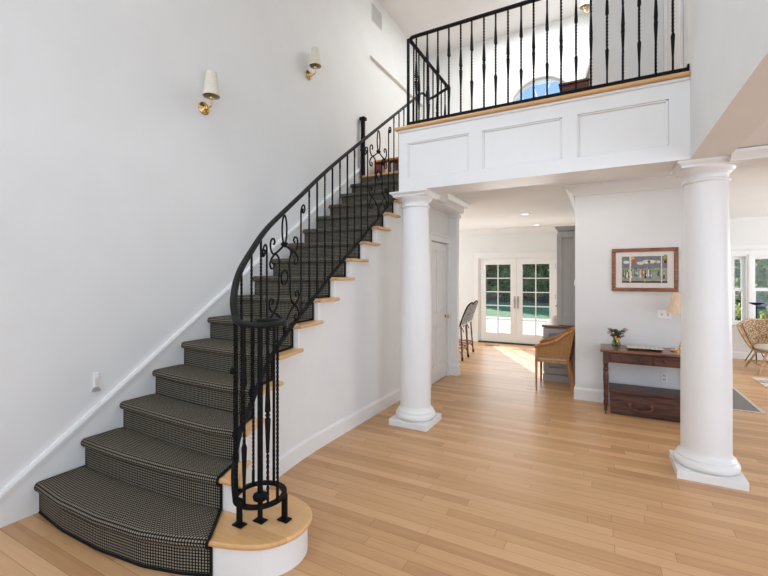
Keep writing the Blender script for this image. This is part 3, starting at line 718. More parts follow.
def panel(s0, s1):
    sm = (s0 + s1) / 2; hw = (s1 - s0) / 2
    pn = thing('x', 'x', 'x'); bpy.data.objects.remove(pn)
    def mp(q):                                    # q = (a along, t up) in metres about the panel middle
        p, zt, zb = rail_at(sm + q[0]); _, ztm, zbm = rail_at(sm)
        f_ = q[1]; z_ = zb + f_ * (zt - zb)
        if len(q) == 2: z_ = .8 * (zbm + f_ * (ztm - zbm)) + .2 * z_
        return Vector((p.x, p.y, min(max(z_, zb + .004), zt - .012)))
    mb = MB(); r = .0075
    def tb(q, rr=r):
        n = len(q); mb.tube([mp(v) for v in q], rr, 6)
    # side bars with a curl turning outward at the top
    for sg in (-1, 1):
        x = sg * hw
        bar = [(x, t / 20, 1) for t in range(0, 18)] + [(x + sg * .03 * (1 - cos(PI * k / 8)), .85 + .05 * sin(PI * k / 8), 1) for k in range(1, 9)]
        bar += [(x + sg * (.042 + .018 * cos(a)), .85 - .02 * sin(a), 1) for a in [PI * k / 6 for k in range(1, 9)]]
        tb(bar, .007)
    # narrow loop hanging from the rail
    tb([(.032 * sin(2 * PI * k / 24), .85 - .115 * cos(2 * PI * k / 24)) for k in range(25)])
    for sg in (-1, 1):
        def X(l): return [(sg * a * 1.3, t) for a, t in l]
        up = [(0, .73), (.05, .695), (.095, .67), (.125, .675), (.145, .72), (.14, .77), (.115, .785), (.1, .76), (.112, .74)]
        tb(X([(v.x, v.y) for v in catmull([(a, b, 0) for a, b in up], 6)]))
        dn = [(.095, .67), (.13, .64), (.15, .60), (.14, .565), (.115, .56), (.108, .585), (.122, .6)]
        tb(X([(v.x, v.y) for v in catmull([(a, b, 0) for a, b in dn], 6)]))
        md = [(.095, .67), (.06, .63), (.052, .56), (.06, .46), (.058, .36), (.075, .27), (.11, .22), (.14, .19), (.155, .14), (.145, .105), (.12, .10), (.112, .125), (.126, .14)]
        tb(X([(v.x, v.y) for v in catmull([(a, b, 0) for a, b in md], 6)]))
        lo = [(.11, .22), (.145, .25), (.16, .295), (.145, .33), (.122, .325), (.118, .30), (.132, .29)]
        tb(X([(v.x, v.y) for v in catmull([(a, b, 0) for a, b in lo], 6)]))
        ft = [(.11, .22), (.07, .19), (.04, .15), (.012, .10), (.006, .0)]
        tb(X([(v.x, v.y) for v in catmull([(a, b, 0) for a, b in ft], 6)]))
    tb([(.045 * cos(2 * PI * k / 20), .47 + .055 * sin(2 * PI * k / 20)) for k in range(21)])
    po = obj('scroll_panel', mb, 'iron', sr, smooth=True)
    kn = MB(); p = mp((0, .73)); kn.sphere(p, .021, 10)
    for dx in (-.028, .028):
        kn.sphere(mp((dx, .735)), .013, 8)
    obj('collar', kn, 'iron', po, smooth=True)
panel(sA, sB); panel(sC, sD)

# ------------------------------------------------------------------ balcony railing
br = thing('balcony_railing', 'black iron railing along the top of the balcony', 'railing', (-.6, YB + .03, 3.04))
yr = YB + .03
obj('handrail', MB().sweep([(-1.74, 5.0, 3.94), (-1.74, 3.85, 3.94), (-1.73, 3.80, 3.94), (-1.70, 3.775, 3.94), (-1.64, yr, 3.94), (XR, yr, 3.94)], rprof), 'iron_rail', br, smooth=True)
obj('bottom_rail', MB().sweep([(-1.74, 5.0, 3.075), (-1.74, yr, 3.075)], [(-.014, -.008), (.014, -.008), (.014, .008), (-.014, .008)]).sweep([(-1.75, yr, 3.075), (XR - .004, yr, 3.075)], [(-.014, -.009), (.014, -.009), (.014, .009), (-.014, .009)]), 'iron', br)
bx = [-1.651, -1.533, -1.422, -1.31, -1.192, -1.086, -.971, -.864, -.754, -.641, -.536, -.426, -.315, -.2, -.089, .027, .138, .248, .357, .465]
for j, x in enumerate(bx): baluster(x, yr, 3.075, 3.928, 'pair' if j % 2 else 'centre', br, .0068)
obj('corner_post', MB().box(-1.752, -1.728, yr - .012, yr + .012, 3.04, 3.93), 'iron', br, bevel=.002)
obj('corner_post', MB().box(-1.752, -1.728, 4.988, 5.012, 3.04, 3.93), 'iron', br, bevel=.002)
for k in range(1, 9): baluster(-1.74, yr + (5.0 - yr) * k / 9, 3.075, 3.928, 'twist' if k % 2 else 'centre', br)
obj('bracket', MB().box(XR - .014, XR - .002, yr - .02, yr + .02, 3.06, 3.105), 'iron', br)
# newel post by the left wall at the top of the stairs
nt = thing('newel_post', 'black square post with a cap at the top of the stairs', 'post', (-3.17, 5.255, FL2))
obj('shaft', MB().box(-3.195, -3.145, 5.23, 5.28, FL2 + .006, 3.90), 'iron', nt, bevel=.004)
obj('cap', MB().box(-3.215, -3.125, 5.21, 5.30, 3.87, 3.92), 'iron', nt, bevel=.012)
obj('knob', MB().sphere((-3.17, 5.215, 3.42), .025), 'iron', nt, smooth=True)

# ------------------------------------------------------------------ wall sconces
def sconce_parts(t):       # local: wall at x=0, light stands off in +x
    WORLD[t.name] = Vector((0, 0, 0))
    R = Matrix.Rotation(PI / 2, 4, 'Y')
    obj('backplate', MB().lathe([(.058, 0.001), (.058, .01), (.05, .016), (.02, .02), (.012, .03)], (0, 0, 0), 24, True, R), 'brass', t, smooth=True)
    ar_ = catmull([(.02, 0, 0), (.05, 0, -.008), (.09, 0, .0), (.105, 0, .035), (.105, 0, .07)], 6)
    obj('arm', MB().tube(ar_, .008, 8).sphere((.045, 0, -.006), .018), 'brass', t, smooth=True)
    obj('socket', MB().lathe([(.022, .065), (.024, .075), (.012, .08), (.012, .14)], (.105, 0, 0), 14), 'brass', t, smooth=True)
    zb, zt = .09, .305
    obj('lamp_shade', MB().lathe([(.072, zb), (.047, zt), (.0455, zt), (.07, zb)], (.105, 0, 0), 32, False), 'shade', t, smooth=True)
    obj('shade_lining', MB().lathe([(.0695, zb + .002), (.0445, zt - .004)], (.105, 0, 0), 32, False), 'shade_in', t, smooth=True)
    obj('rim', MB().tube([(.105 + .0715 * cos(2 * PI * k / 32), .0715 * sin(2 * PI * k / 32), zb) for k in range(32)], .0022, 6, closed=True), 'brass', t)
sc1 = thing('wall_sconce', 'brass wall sconce with cream shade, nearest on the left wall', 'lamp', (0, 0, 0), 'wall sconces')
sconce_parts(sc1); sc1.location = (XL, 2.525, 3.065)
sc2 = copy_tree(sc1, label='brass wall sconce with cream shade, farther along the wall above the upper stairs'); sc2.location = (XL, 4.04, 4.03)
sc3 = copy_tree(sc1, label='wall sconce upstairs seen between the balcony balusters'); sc3.location = (-.14, 6.9, 5.53); sc3.rotation_euler = (0, 0, PI)

# vent grille on the upper left wall
vt = thing('vent_grille', 'white vent grille high on the wall over the stairs', 'vent', (XL, 5.76, 5.73))
obj('frame', MB().box(XL, XL + .008, 5.60, 5.94, 5.58, 5.88), 'trim', vt)
q = MB()
for k in range(9): q.box(XL + .008, XL + .014, 5.615, 5.925, 5.60 + .03 * k, 5.612 + .03 * k)
obj('slats', q, 'grey', vt)
# night light on the left wall
nl = thing('night_light', 'small white plug in night light on the wall beside the lower stairs', 'light', (XL, 1.62, .70))
obj('body', MB().box(XL, XL + .012, 1.603, 1.637, .725, .83), 'white_plastic', nl, bevel=.003)
obj('lens', MB().box(XL + .008, XL + .016, 1.609, 1.631, .745, .79), 'mat_board', nl, bevel=.002)
obj('plug_cover', MB().hexa([(XL, 1.596, .70), (XL + .03, 1.596, .70), (XL + .03, 1.644, .70), (XL, 1.644, .70), (XL, 1.607, .728), (XL + .012, 1.607, .728), (XL + .012, 1.633, .728), (XL, 1.633, .728)]), 'steel', nl)

# ------------------------------------------------------------------ upstairs bits
ch = thing('tall_dresser', 'dark brown and navy dresser upstairs behind the balusters', 'dresser', (-.34, 6.6, FL2))
obj('body', MB().box(-.53, -.145, 6.2, 7.3, FL2 + .06, 4.19), 'walnut', ch, bevel=.006)
obj('top', MB().box(-.55, -.142, 6.17, 7.32, 4.19, 4.22), 'walnut', ch, bevel=.006)
for k in range(4): obj('drawer', MB().box(-.545, -.53, 6.24, 7.26, FL2 + .12 + .25 * k, FL2 + .34 + .25 * k), 'navy', ch, bevel=.004)
for sx in (-.5, -.2):
    for sy in (6.24, 7.24): obj('leg', MB().box(sx - .025, sx + .025, sy - .025, sy + .025, FL2 + .002, FL2 + .06), 'walnut', ch)
pf = thing('leaning_frame', 'small white frame leaning against the wall on the upstairs dresser', 'frame', (-.2, 6.5, 4.220))
obj('border', MB().hexa([(-.245, 6.3, 4.222), (-.225, 6.3, 4.222), (-.225, 6.62, 4.222), (-.245, 6.62, 4.222), (-.175, 6.3, 4.490), (-.155, 6.3, 4.490), (-.155, 6.62, 4.490), (-.175, 6.62, 4.490)]), 'trim', pf)
obj('backing', MB().hexa([(-.247, 6.33, 4.250), (-.243, 6.33, 4.250), (-.243, 6.59, 4.250), (-.247, 6.59, 4.250), (-.19, 6.33, 4.465), (-.186, 6.33, 4.465), (-.186, 6.59, 4.465), (-.19, 6.59, 4.465)]), 'mat_board', pf)
# side door casing upstairs on the right wall
struct('trim_12', MB().box(XR - .02, XR, 4.02, 4.12, FL2, 5.2).box(XR - .02, XR, 4.95, 5.05, FL2, 5.2).box(XR - .02, XR, 4.02, 5.05, 5.1, 5.2), 'trim', label='white door casing upstairs right of the balcony', cat='trim', bevel=.005)
struct('trim_13', MB().box(-3.35, -3.28, YU - .02, YU, FL2, 5.0).box(-2.9, -2.82, YU - .02, YU, FL2, 5.0), 'trim', label='white door casing at the back of the upper hall', cat='trim', bevel=.005)
# small bookcase with books on the landing seen through the stair scrolls
bk = thing('low_bookcase', 'small low wooden bookcase on the landing seen through the upper scroll panel', 'bookcase', (-2.97, 5.75, FL2))
q = MB().box(-3.19, -2.75, 5.62, 5.86, FL2 + .30, FL2 + .325).box(-3.19, -3.17, 5.63, 5.86, FL2 + .002, FL2 + .30).box(-2.77, -2.75, 5.63, 5.86, FL2 + .002, FL2 + .30).box(-3.17, -2.77, 5.84, 5.86, FL2 + .02, FL2 + .30).box(-3.17, -2.77, 5.63, 5.84, FL2 + .02, FL2 + .035)
obj('case', q, 'bentwood', bk)
bcol = [noisy(new_mat('book_cloth', c_, .7), tuple(v * .85 for v in c_), c_, 20) for c_ in ((.35, .06, .05), (.7, .66, .6), (.06, .07, .2), (.1, .05, .05), (.5, .2, .08), (.55, .5, .5))]
x = -3.16; k = 0
desc = ['maroon', 'off white', 'navy', 'dark brown', 'rust', 'pale grey']
wd = random.Random(3)
while k < 6:
    wk = wd.uniform(.048, .064); hk = wd.uniform(.19, .25); c_ = (k * 2 + k // 3) % 6
    o = obj('book', MB().box(x, x + wk - .003, 5.64, 5.81, FL2 + .036, FL2 + .036 + hk), bcol[c_], None, bevel=.003)
    tag(o, desc[c_] + ' book standing in the low landing bookcase', 'book', 'books in the landing bookcase')
    x += wk; k += 1

# ------------------------------------------------------------------ kitchen: ceiling lights, hutch, stools, chair, floor vents
def downlight(x, y, label):
    t = thing('ceiling_light', label, 'light', (x, y, CEIL), 'recessed ceiling lights')
    obj('trim_ring', MB().lathe([(.085, 0), (.083, -.006), (.06, -.008), (.056, -.002)], (x, y, CEIL), 24, False), 'white_plastic', t, smooth=True)
    obj('lens', MB().lathe([(.057, -.003), (.057, -.001)], (x, y, CEIL), 24), 'lens', t)
downlight(-1.234, 7.645, 'round recessed ceiling light, nearer of the two before the french doors')
downlight(-1.27, 9.3, 'round recessed ceiling light, farther one close to the french doors')
hu = thing('hutch', 'tall grey hutch cabinet beside the french doors', 'cabinet', (-.56, 7.2, 0))
h0, h1 = 6.46, 8.2
obj('base_cabinet', MB().box(-.77, -.335, h0 + .02, h1, .09, .79).box(-.75, -.335, h0 + .035, h1, .0, .09), 'grey', hu, bevel=.004)
q = MB()
for x0, x1, z0, z1 in ((-.77, -.70, .12, .77), (-.40, -.335, .12, .77), (-.70, -.40, .12, .2), (-.70, -.40, .70, .77)): q.box(x0, x1, h0 - .012, h0 + .022, z0, z1)
obj('end_panel', q, 'grey', hu, bevel=.003)
q = MB().box(-.787, -.33, h0 - .02, h1, .0, .10)
obj('plinth_moulding', q, 'grey', hu, bevel=.006)
obj('counter', MB().box(-.80, -.33, h0 - .03, h1, .79, .822), 'walnut_top', hu, bevel=.006)
obj('upper_cabinet', MB().box(-.585, -.335, h0 + .02, h1, .822, 2.2), 'grey', hu, bevel=.004)
q = MB()
for x0, x1, z0, z1 in ((-.585, -.53, .83, 2.19), (-.385, -.335, .83, 2.19), (-.53, -.385, .83, .93), (-.53, -.385, 2.1, 2.19)): q.box(x0, x1, h0 - .012, h0 + .022, z0, z1)
obj('end_panel', q, 'grey', hu, bevel=.003)
obj('cornice', MB().hexa([(-.59, h0 - .012, 2.2), (-.33, h0 - .012, 2.2), (-.33, h1, 2.2), (-.59, h1, 2.2), (-.63, h0 - .05, 2.26), (-.33, h0 - .05, 2.26), (-.33, h1, 2.26), (-.63, h1, 2.26)]), 'grey', hu)
for k in range(3):
    d_ = obj('cabinet_door', MB().box(-.79, -.77, h0 + .05 + .55 * k, h0 + .57 + .55 * k, .12, .77), 'grey', hu, bevel=.004)
    obj('knob', MB().sphere((-.802, h0 + .12 + .55 * k, .62), .014, 10), 'steel', d_, smooth=True)
    d_ = obj('cabinet_door', MB().box(-.603, -.585, h0 + .05 + .55 * k, h0 + .57 + .55 * k, .86, 2.16), 'grey', hu, bevel=.004)
    obj('knob', MB().sphere((-.615, h0 + .12 + .55 * k, 1.1), .014, 10), 'steel', d_, smooth=True)

# cane armchair, facing the kitchen (-x)
ac = thing('cane_armchair', 'honey wood armchair with cane sides beside the grey hutch', 'chair', (-.59, 6.12, 0))
ya, yb_ = 5.86, 6.36
xf, xb = -.80, -.385
for (x, y) in ((xf, ya + .01), (xf, yb_ - .01)):
    obj('leg', MB().tube([(x, y, .002), (x, y, .2), (x, y, .42), (x + .003, y, .585)], [.012, .015, .018, .017], 10), 'bentwood' if y < 6 else 'darkbamboo', ac, smooth=True)
for (x, y) in ((xb, ya + .03), (xb, yb_ - .03)):
    obj('leg', MB().tube(catmull([(x + .04, y, .002), (x + .01, y, .2), (x - .025, y, .40), (x + .005, y, .6), (x + .04, y, .80)], 6), .019, 10), 'bentwood', ac, smooth=True)
# one rail sweeps up from the front of one arm, round the back, and down the other arm
rl = [(xf - .015, ya + .02, .575), (xf + .04, ya, .61), (xf + .14, ya - .005, .635), (xf + .26, ya, .69), (xf + .36, ya + .01, .77), (xb + .03, ya + .035, .815), (xb + .055, ya + .12, .83), (xb + .06, (ya + yb_) / 2, .835)]
rl += [(x, ya + yb_ - y, z) for x, y, z in reversed(rl[:-1])]
obj('arm_rail', MB().tube(catmull(rl, 6), .021, 10), 'bentwood', ac, smooth=True)
q = MB()
for y in (ya + .005, yb_ - .005): q.tube([(xf, y, .40), (xb - .02, y, .40)], .02, 4)
for x in (xf, xb - .02): q.tube([(x, ya + .005, .40), (x, yb_ - .005, .40)], .02, 4)
obj('seat_frame', q, 'bentwood', ac)
obj('seat', MB().box(xf - .02, xb - .03, ya + .02, yb_ - .02, .405, .49), 'cushion', ac, bevel=.025, seg=3)
for y in (ya + .012, yb_ - .012):
    pts = [(xf + .012, .44), (xf + .012, .585), (xf + .14, .625), (xf + .26, .68), (xf + .36, .755), (xb + .03, .80), (xb - .0, .60), (xb - .02, .44)]
    obj('cane_panel', MB().extr(pts, 'y', y - .004, y + .004), 'cane', ac)
q = MB().hexa([(xb - .02, ya + .06, .44), (xb - .012, ya + .06, .44), (xb - .012, yb_ - .06, .44), (xb - .02, yb_ - .06, .44), (xb + .045, ya + .07, .81), (xb + .053, ya + .07, .81), (xb + .053, yb_ - .07, .81), (xb + .045, yb_ - .07, .81)])
obj('cane_back', q, 'cane', ac)

# bistro bar stools
def stool_parts(t):
    WORLD[t.name] = Vector((0, 0, 0))
    for sx in (-1, 1):
        for sy in (-1, 1):
            l = obj('leg', MB().tube([(sx * .19, sy * .19, .012), (sx * .17, sy * .17, .3), (sx * .15, sy * .15, .63)], .015, 8), 'darkbamboo', t, smooth=True)
            obj('foot_cap', MB().lathe([(.019, .002), (.02, .05), (.016, .06)], (sx * .19, sy * .19, 0), 10), 'iron', l)
    q = MB(); e = .175
    for a, b in (((-e, -e), (e, -e)), ((e, -e), (e, e)), ((e, e), (-e, e)), ((-e, e), (-e, -e))):
        q.tube([(*a, .23), (*b, .23)], .011, 8)
        m_ = ((a[0] + b[0]) / 2, (a[1] + b[1]) / 2)
        q.tube(catmull([(a[0] * 1.03, a[1] * 1.03, .12), ((a[0] + m_[0]) / 2, (a[1] + m_[1]) / 2, .20), (*m_, .23)], 4), .007, 6).tube(catmull([(b[0] * 1.03, b[1] * 1.03, .12), ((b[0] + m_[0]) / 2, (b[1] + m_[1]) / 2, .20), (*m_, .23)], 4), .007, 6)
    obj('footrest', q, 'darkbamboo', t, smooth=True)
    obj('seat', MB().lathe([(.05, .63), (.19, .632), (.205, .645), (.2, .66), (.05, .665)], (0, 0, 0), 20), 'mat_board', t, smooth=True)
    q = MB()
    for sx, sy in ((1, 0), (0, 1), (-1, 0), (0, -1)): q.tube(catmull([(sx * .16, sy * .16, .5), (sx * .12, sy * .12, .58), (sx * .06, sy * .06, .625)], 4), .008, 6)
    obj('braces', q, 'iron', t)
    fr_ = catmull([(.14, -.17, .64), (.2, -.19, .8), (.27, -.16, .98), (.31, -.06, 1.05), (.31, .06, 1.05), (.27, .16, .98), (.2, .19, .8), (.14, .17, .64)], 6)
    obj('back_frame', MB().tube(fr_, .014, 8), 'iron', t, smooth=True)
    q = MB()
    for k in range(7):
        y = -.14 + .28 * k / 6; zt = 1.03 - 1.5 * y * y; q.tube(catmull([(.17, y, .66), (.215, y, .8), (.26, y, .93), (.30, y * .9, zt)], 3), .010, 6)
    obj('woven_back', q, 'stool_weave', t, smooth=True)
s1 = thing('bar_stool', 'bistro bar stool with curved woven back, nearer one by the kitchen corner', 'stool', (0, 0, 0), 'bistro bar stools')
stool_parts(s1); s1.location = (-2.46, 7.46, 0)
s2 = copy_tree(s1, label='bistro bar stool with curved woven back, farther one nearer the french doors'); s2.location = (-2.54, 8.07, 0)
# floor registers
for (x, y, lb) in ((-2.2, 9.25, 'small dark floor vent left, before the french doors'), (-1.55, 9.0, 'pale floor vent right, before the french doors')):
    t = thing('floor_vent', lb, 'vent', (x, y, 0), 'floor vents')
    obj('frame', MB().box(x - .15, x + .15, y - .055, y + .055, .0005, .006), 'walnut' if x < -2 else 'tread', t)
    q = MB()
    for k in range(9): q.box(x - .135 + .03 * k, x - .117 + .03 * k, y - .042, y + .042, .006, .0075)
    obj('slots', q, 'dark', t)

# ------------------------------------------------------------------ console table group
ct = thing('console_table', 'dark mahogany console table with turned legs against the white wall', 'table', (.47, 5.4, 0))
tx0, tx1, ty0, ty1, tz = -.03, .93, 5.14, 5.62, .72
obj('tabletop', MB().box(tx0, tx1, ty0, ty1, tz - .026, tz), 'walnut_top', ct, bevel=.008)
obj('apron', MB().box(tx0 + .05, tx1 - .05, ty0 + .05, ty1 - .03, .575, tz - .026), 'walnut', ct, bevel=.004)
for a, b in ((tx0 + .10, .45), (.47, tx1 - .10)):
    d_ = obj('drawer', MB().box(a, b, ty0 + .038, ty0 + .052, .59, tz - .04), 'walnut', ct, bevel=.004)
    for kx in (a + .1, b - .1): obj('knob', MB().lathe([(.008, 0), (.008, .012), (.017, .018), (.017, .026), (.006, .032)], (kx, ty0 + .038, .635), 14, True, Matrix.Rotation(PI / 2, 4, 'X')), 'walnut', d_, smooth=True)
lp = [(.014, .042), (.018, .06), (.014, .08), (.022, .10), (.024, .14), (.017, .17), (.023, .19), (.017, .21), (.020, .25), (.026, .34), (.029, .42), (.024, .46), (.017, .48), (.027, .495), (.027, .515), (.019, .53), (.026, .545), (.026, .56), (.027, .575)]
for x in (tx0 + .055, tx1 - .055):
    for y in (ty0 + .055, ty1 - .045):
        l = obj('leg', MB().lathe(lp, (x, y, 0), 16).box(x - .028, x + .028, y - .028, y + .028, .57, tz - .026), 'walnut', ct, smooth=True)
        obj('caster', MB().lathe([(.021, -.008), (.021, .008)], (x, y, .022), 14, True, Matrix.Rotation(PI / 2, 4, 'Y')).lathe([(.012, .034), (.014, .05)], (x, y, 0), 10), 'dark', l)
wc = thing('wooden_chest', 'dark old wooden chest with a big front handle under the console table', 'chest', (.47, 5.42, 0))
cx0, cx1, cy0, cy1 = .07, .83, 5.22, 5.56
obj('box', MB().box(cx0, cx1, cy0, cy1, .004, .24), 'chestwood', wc, bevel=.006)
obj('lid', MB().box(cx0 - .012, cx1 + .012, cy0 - .012, cy1, .242, .272), 'chestwood', wc, bevel=.006)
hx = .36
q = MB().tube(catmull([(hx - .1, cy0 - .005, .12), (hx - .095, cy0 - .03, .10), (hx - .05, cy0 - .038, .085), (hx + .05, cy0 - .038, .085), (hx + .095, cy0 - .03, .10), (hx + .1, cy0 - .005, .12)], 5), .008, 8)
for s_ in (-.1, .1): q.lathe([(.018, 0), (.018, .006), (.008, .012)], (hx + s_, cy0, .125), 12, True, Matrix.Rotation(PI / 2, 4, 'X'))
obj('handle', q, 'darkbamboo', wc, smooth=True)
obj('lock_plate', MB().box(hx - .015, hx + .015, cy0 - .004, cy0, .175, .215), 'dark', wc)
# vase of flowers
vs = thing('flower_vase', 'small glass vase of mixed flowers on the console table', 'vase', (.13, 5.36, tz))
vx, vy = .13, 5.36
obj('glass_jar', MB().lathe([(.028, 0), (.04, .006), (.048, .035), (.042, .065), (.034, .08), (.038, .088), (.035, .088), (.031, .08), (.038, .062), (.043, .035), (.036, .012)], (vx, vy, tz + .001), 20), 'vase_glass', vs, smooth=True)
rnd = random.Random(11)
stems = MB(); heads = []
for k in range(15):
    a = rnd.uniform(0, 2 * PI); r_ = rnd.uniform(.02, .095); h_ = rnd.uniform(.12, .21)
    p = (vx + r_ * cos(a), vy + r_ * .8 * sin(a), tz + h_); stems.tube(catmull([(vx + .01 * cos(a), vy + .01 * sin(a), tz + .012), (vx + .4 * r_ * cos(a), vy + .4 * r_ * sin(a), tz + .1), p], 4), .0022, 5); heads.append(p)
obj('stems', stems, 'leaf', vs)
for k, p in enumerate(heads):
    q = MB()
    for j in range(9):
        a = 2 * PI * j / 9; el = rnd.uniform(.1, .9)
        d1 = Vector((cos(a) * cos(el), sin(a) * cos(el), sin(el))) * rnd.uniform(.014, .024)
        q.sphere(Vector(p) + d1 * .75, .0135, 6, (1, 1, .7))
    obj('flower', q, ['petal', 'petal_dark', 'petal', 'petal_dark', 'leaf'][k % 5], vs, smooth=True)
q = MB()
for k in range(26):
    a = rnd.uniform(0, 2 * PI); el = rnd.uniform(-.1, 1.2); p = Vector((vx, vy, tz + .12)) + Vector((cos(a) * cos(el), sin(a) * cos(el), sin(el))) * .07
    d1 = Vector((cos(a), sin(a), .4)).normalized() * .042; sd = d1.cross(Vector((0, 0, 1))).normalized() * .018
    q.add([p - d1, p + sd, p + d1, p - sd], [(0, 1, 2, 3)])
obj('leaves', q, 'leaf', vs)
q = MB()
for k in range(7): q.sphere((vx + .012 + rnd.uniform(-.018, .018), vy - .045 + rnd.uniform(-.01, .01), tz + .075 + k * .009), .011, 6)
obj('yellow_flower', q, 'yellow', vs, smooth=True)
# tray
tr = thing('serving_tray', 'long dark tray with a cream patterned rim on the console table', 'tray', (.40, 5.33, tz))
obj('tray_base', MB().hexa([(.25, 5.27, tz + .001), (.55, 5.27, tz + .001), (.55, 5.41, tz + .001), (.25, 5.41, tz + .001), (.235, 5.25, tz + .022), (.565, 5.25, tz + .022), (.565, 5.43, tz + .022), (.235, 5.43, tz + .022)]), 'dark', tr)
mo = noisy(new_mat('mosaic_cream', (.7, .66, .52), .5), (.2, .18, .12), (.76, .72, .58), 60, lo=.42, hi=.5)
obj('mosaic_top', MB().box(.232, .568, 5.247, 5.433, tz + .022, tz + .029), mo, tr, bevel=.003)
# table lamp
tl = thing('table_lamp', 'brass table lamp with peach pleated shade on the console table', 'lamp', (.745, 5.40, tz))
lx, ly = .745, 5.40
obj('lamp_base', MB().lathe([(.055, .001), (.055, .01), (.045, .016), (.02, .02)], (lx - .05, ly, tz), 24), 'brass', tl, smooth=True)
obj('lamp_stem', MB().tube(catmull([(lx - .06, ly, tz + .018), (lx - .03, ly, tz + .035), (lx - .005, ly, tz + .10), (lx, ly, tz + .2), (lx, ly, tz + .45)], 6), .008, 8), 'brass', tl, smooth=True)
q = MB(); n = 60; vs_ = []
for k in range(n):
    a = 2 * PI * k / n; m_ = 1 + (.018 if k % 2 else 0)
    vs_ += [(lx + .135 * m_ * cos(a), ly + .135 * m_ * sin(a), tz + .41), (lx + .085 * m_ * cos(a), ly + .085 * m_ * sin(a), tz + .635)]
q.add(vs_, [(2 * k, (2 * k + 2) % (2 * n), (2 * k + 3) % (2 * n), 2 * k + 1) for k in range(n)])
so = obj('lamp_shade', q, 'peach', tl); so.modifiers.new('thick', 'SOLIDIFY').thickness = .003
# framed print
pc = thing('framed_print', 'framed colourful print in a brown wood frame above the console table', 'picture', (.42, YW, 1.36))
px0, px1, pz0, pz1 = .09, .748, 1.357, 1.862
fw_ = .042
q = MB()
for (x0, x1, z0, z1) in ((px0, px1, pz0, pz0 + fw_), (px0, px1, pz1 - fw_, pz1), (px0, px0 + fw_, pz0 + fw_, pz1 - fw_), (px1 - fw_, px1, pz0 + fw_, pz1 - fw_)): q.box(x0, x1, YW - .03, YW - .001, z0, z1)
obj('frame', q, 'frame', pc, bevel=.008)
obj('mat_board', MB().box(px0 + fw_, px1 - fw_, YW - .016, YW - .002, pz0 + fw_, pz1 - fw_), 'mat_board', pc)
ix0, ix1, iz0, iz1 = px0 + .105, px1 - .105, pz0 + .10, pz1 - .095
yp = YW - .018
pground = noisy(new_mat('print_ground', (.3, .32, .3), .7), (.22, .24, .22), (.42, .40, .36), 14, (1, 1, 3))
def pcol(c_): return noisy(new_mat('print_ink', c_, .7), tuple(v * .8 for v in c_), c_, 30)
W, H = ix1 - ix0, iz1 - iz0
def disc(q, u, v, ru, rv, d=.001, n=14):
    q.extr([(ix0 + (u + ru * cos(2 * PI * k / n)) * W, iz0 + (v + rv * sin(2 * PI * k / n)) * H) for k in range(n)], 'y', yp - d, yp)
def rc(q, u0, u1, v0, v1, d=.001): q.box(ix0 + u0 * W, ix0 + u1 * W, yp - d, yp, iz0 + v0 * H, iz0 + v1 * H)
inks = {'cream': (.8, .72, .6), 'sky': (.2, .22, .23), 'navy': (.03, .05, .12), 'teal': (.08, .25, .22), 'rust': (.5, .16, .05), 'yellow': (.75, .5, .08), 'pink': (.55, .12, .14), 'green': (.25, .38, .12), 'brown': (.12, .045, .03), 'grass': (.32, .36, .28), 'blue': (.1, .2, .4)}
Q = {k: MB() for k in inks}
rc(Q['sky'], 0, 1, .55, 1, .0004); rc(Q['grass'], 0, 1, .12, .45, .0004); rc(Q['brown'], 0, 1, 0, .07, .0008)
rc(Q['cream'], .175, .21, .02, 1, .0012); rc(Q['cream'], .865, .89, .02, 1, .0012)
for u, v, a, b in ((.1, .78, .07, .06), (.42, .74, .08, .06), (.55, .79, .09, .07), (.68, .79, .1, .06), (.8, .78, .06, .05), (.95, .78, .04, .04)): disc(Q['cream'], u, v, a, b)
disc(Q['yellow'], .24, .93, .05, .08); disc(Q['pink'], .28, .82, .06, .07); disc(Q['yellow'], .52, .1, .03, .05)
disc(Q['green'], .56, .16, .04, .07); disc(Q['green'], .12, .46, .1, .06); rc(Q['green'], .62, .82, .42, .5); disc(Q['green'], .96, .95, .045, .1); disc(Q['rust'], .96, .8, .04, .08)
for u, c_, h_ in ((.04, 'navy', .26), (.08, 'navy', .24), (.13, 'cream', .3), (.16, 'brown', .28), (.22, 'cream', .3), (.3, 'teal', .3), (.34, 'teal', .26), (.42, 'cream', .34), (.46, 'rust', .36), (.53, 'navy', .3), (.6, 'cream', .36), (.63, 'blue', .34), (.8, 'navy', .2), (.83, 'pink', .18), (.94, 'brown', .22)):
    u += rnd.uniform(-.01, .01); v0 = .14 + rnd.uniform(0, .12); hh = h_ * rnd.uniform(.75, 1.05); w_ = rnd.uniform(.016, .03)
    Q[c_].extr([(ix0 + a * W, iz0 + b * H) for a, b in ((u - w_, v0), (u + w_ * .9, v0 + .02), (u + w_ * .45, v0 + hh * .8), (u + w_ * .2, v0 + hh), (u - w_ * .5, v0 + hh * .85))], 'y', yp - .0014, yp)
    disc(Q['brown' if c_ != 'brown' else 'cream'], u, v0 + hh + .03, .012, .035, .0016, 8)
    if u < .7: disc(Q['rust' if c_ == 'cream' else 'cream'], u + .02, v0 + hh * .5, .012, .05, .0015, 8)
al = MB(); mi = []
for j, (k, q) in enumerate(Q.items()): al.add(q.v, q.f); mi += [j + 1] * len(q.f)
al.box(ix0, ix1, yp, YW - .0145, iz0, iz1); mi += [0] * 6
po_ = obj('print', al, pground, pc)
for k in Q: po_.data.materials.append(pcol(inks[k]))
for pl, j in zip(po_.data.polygons, mi): pl.material_index = j
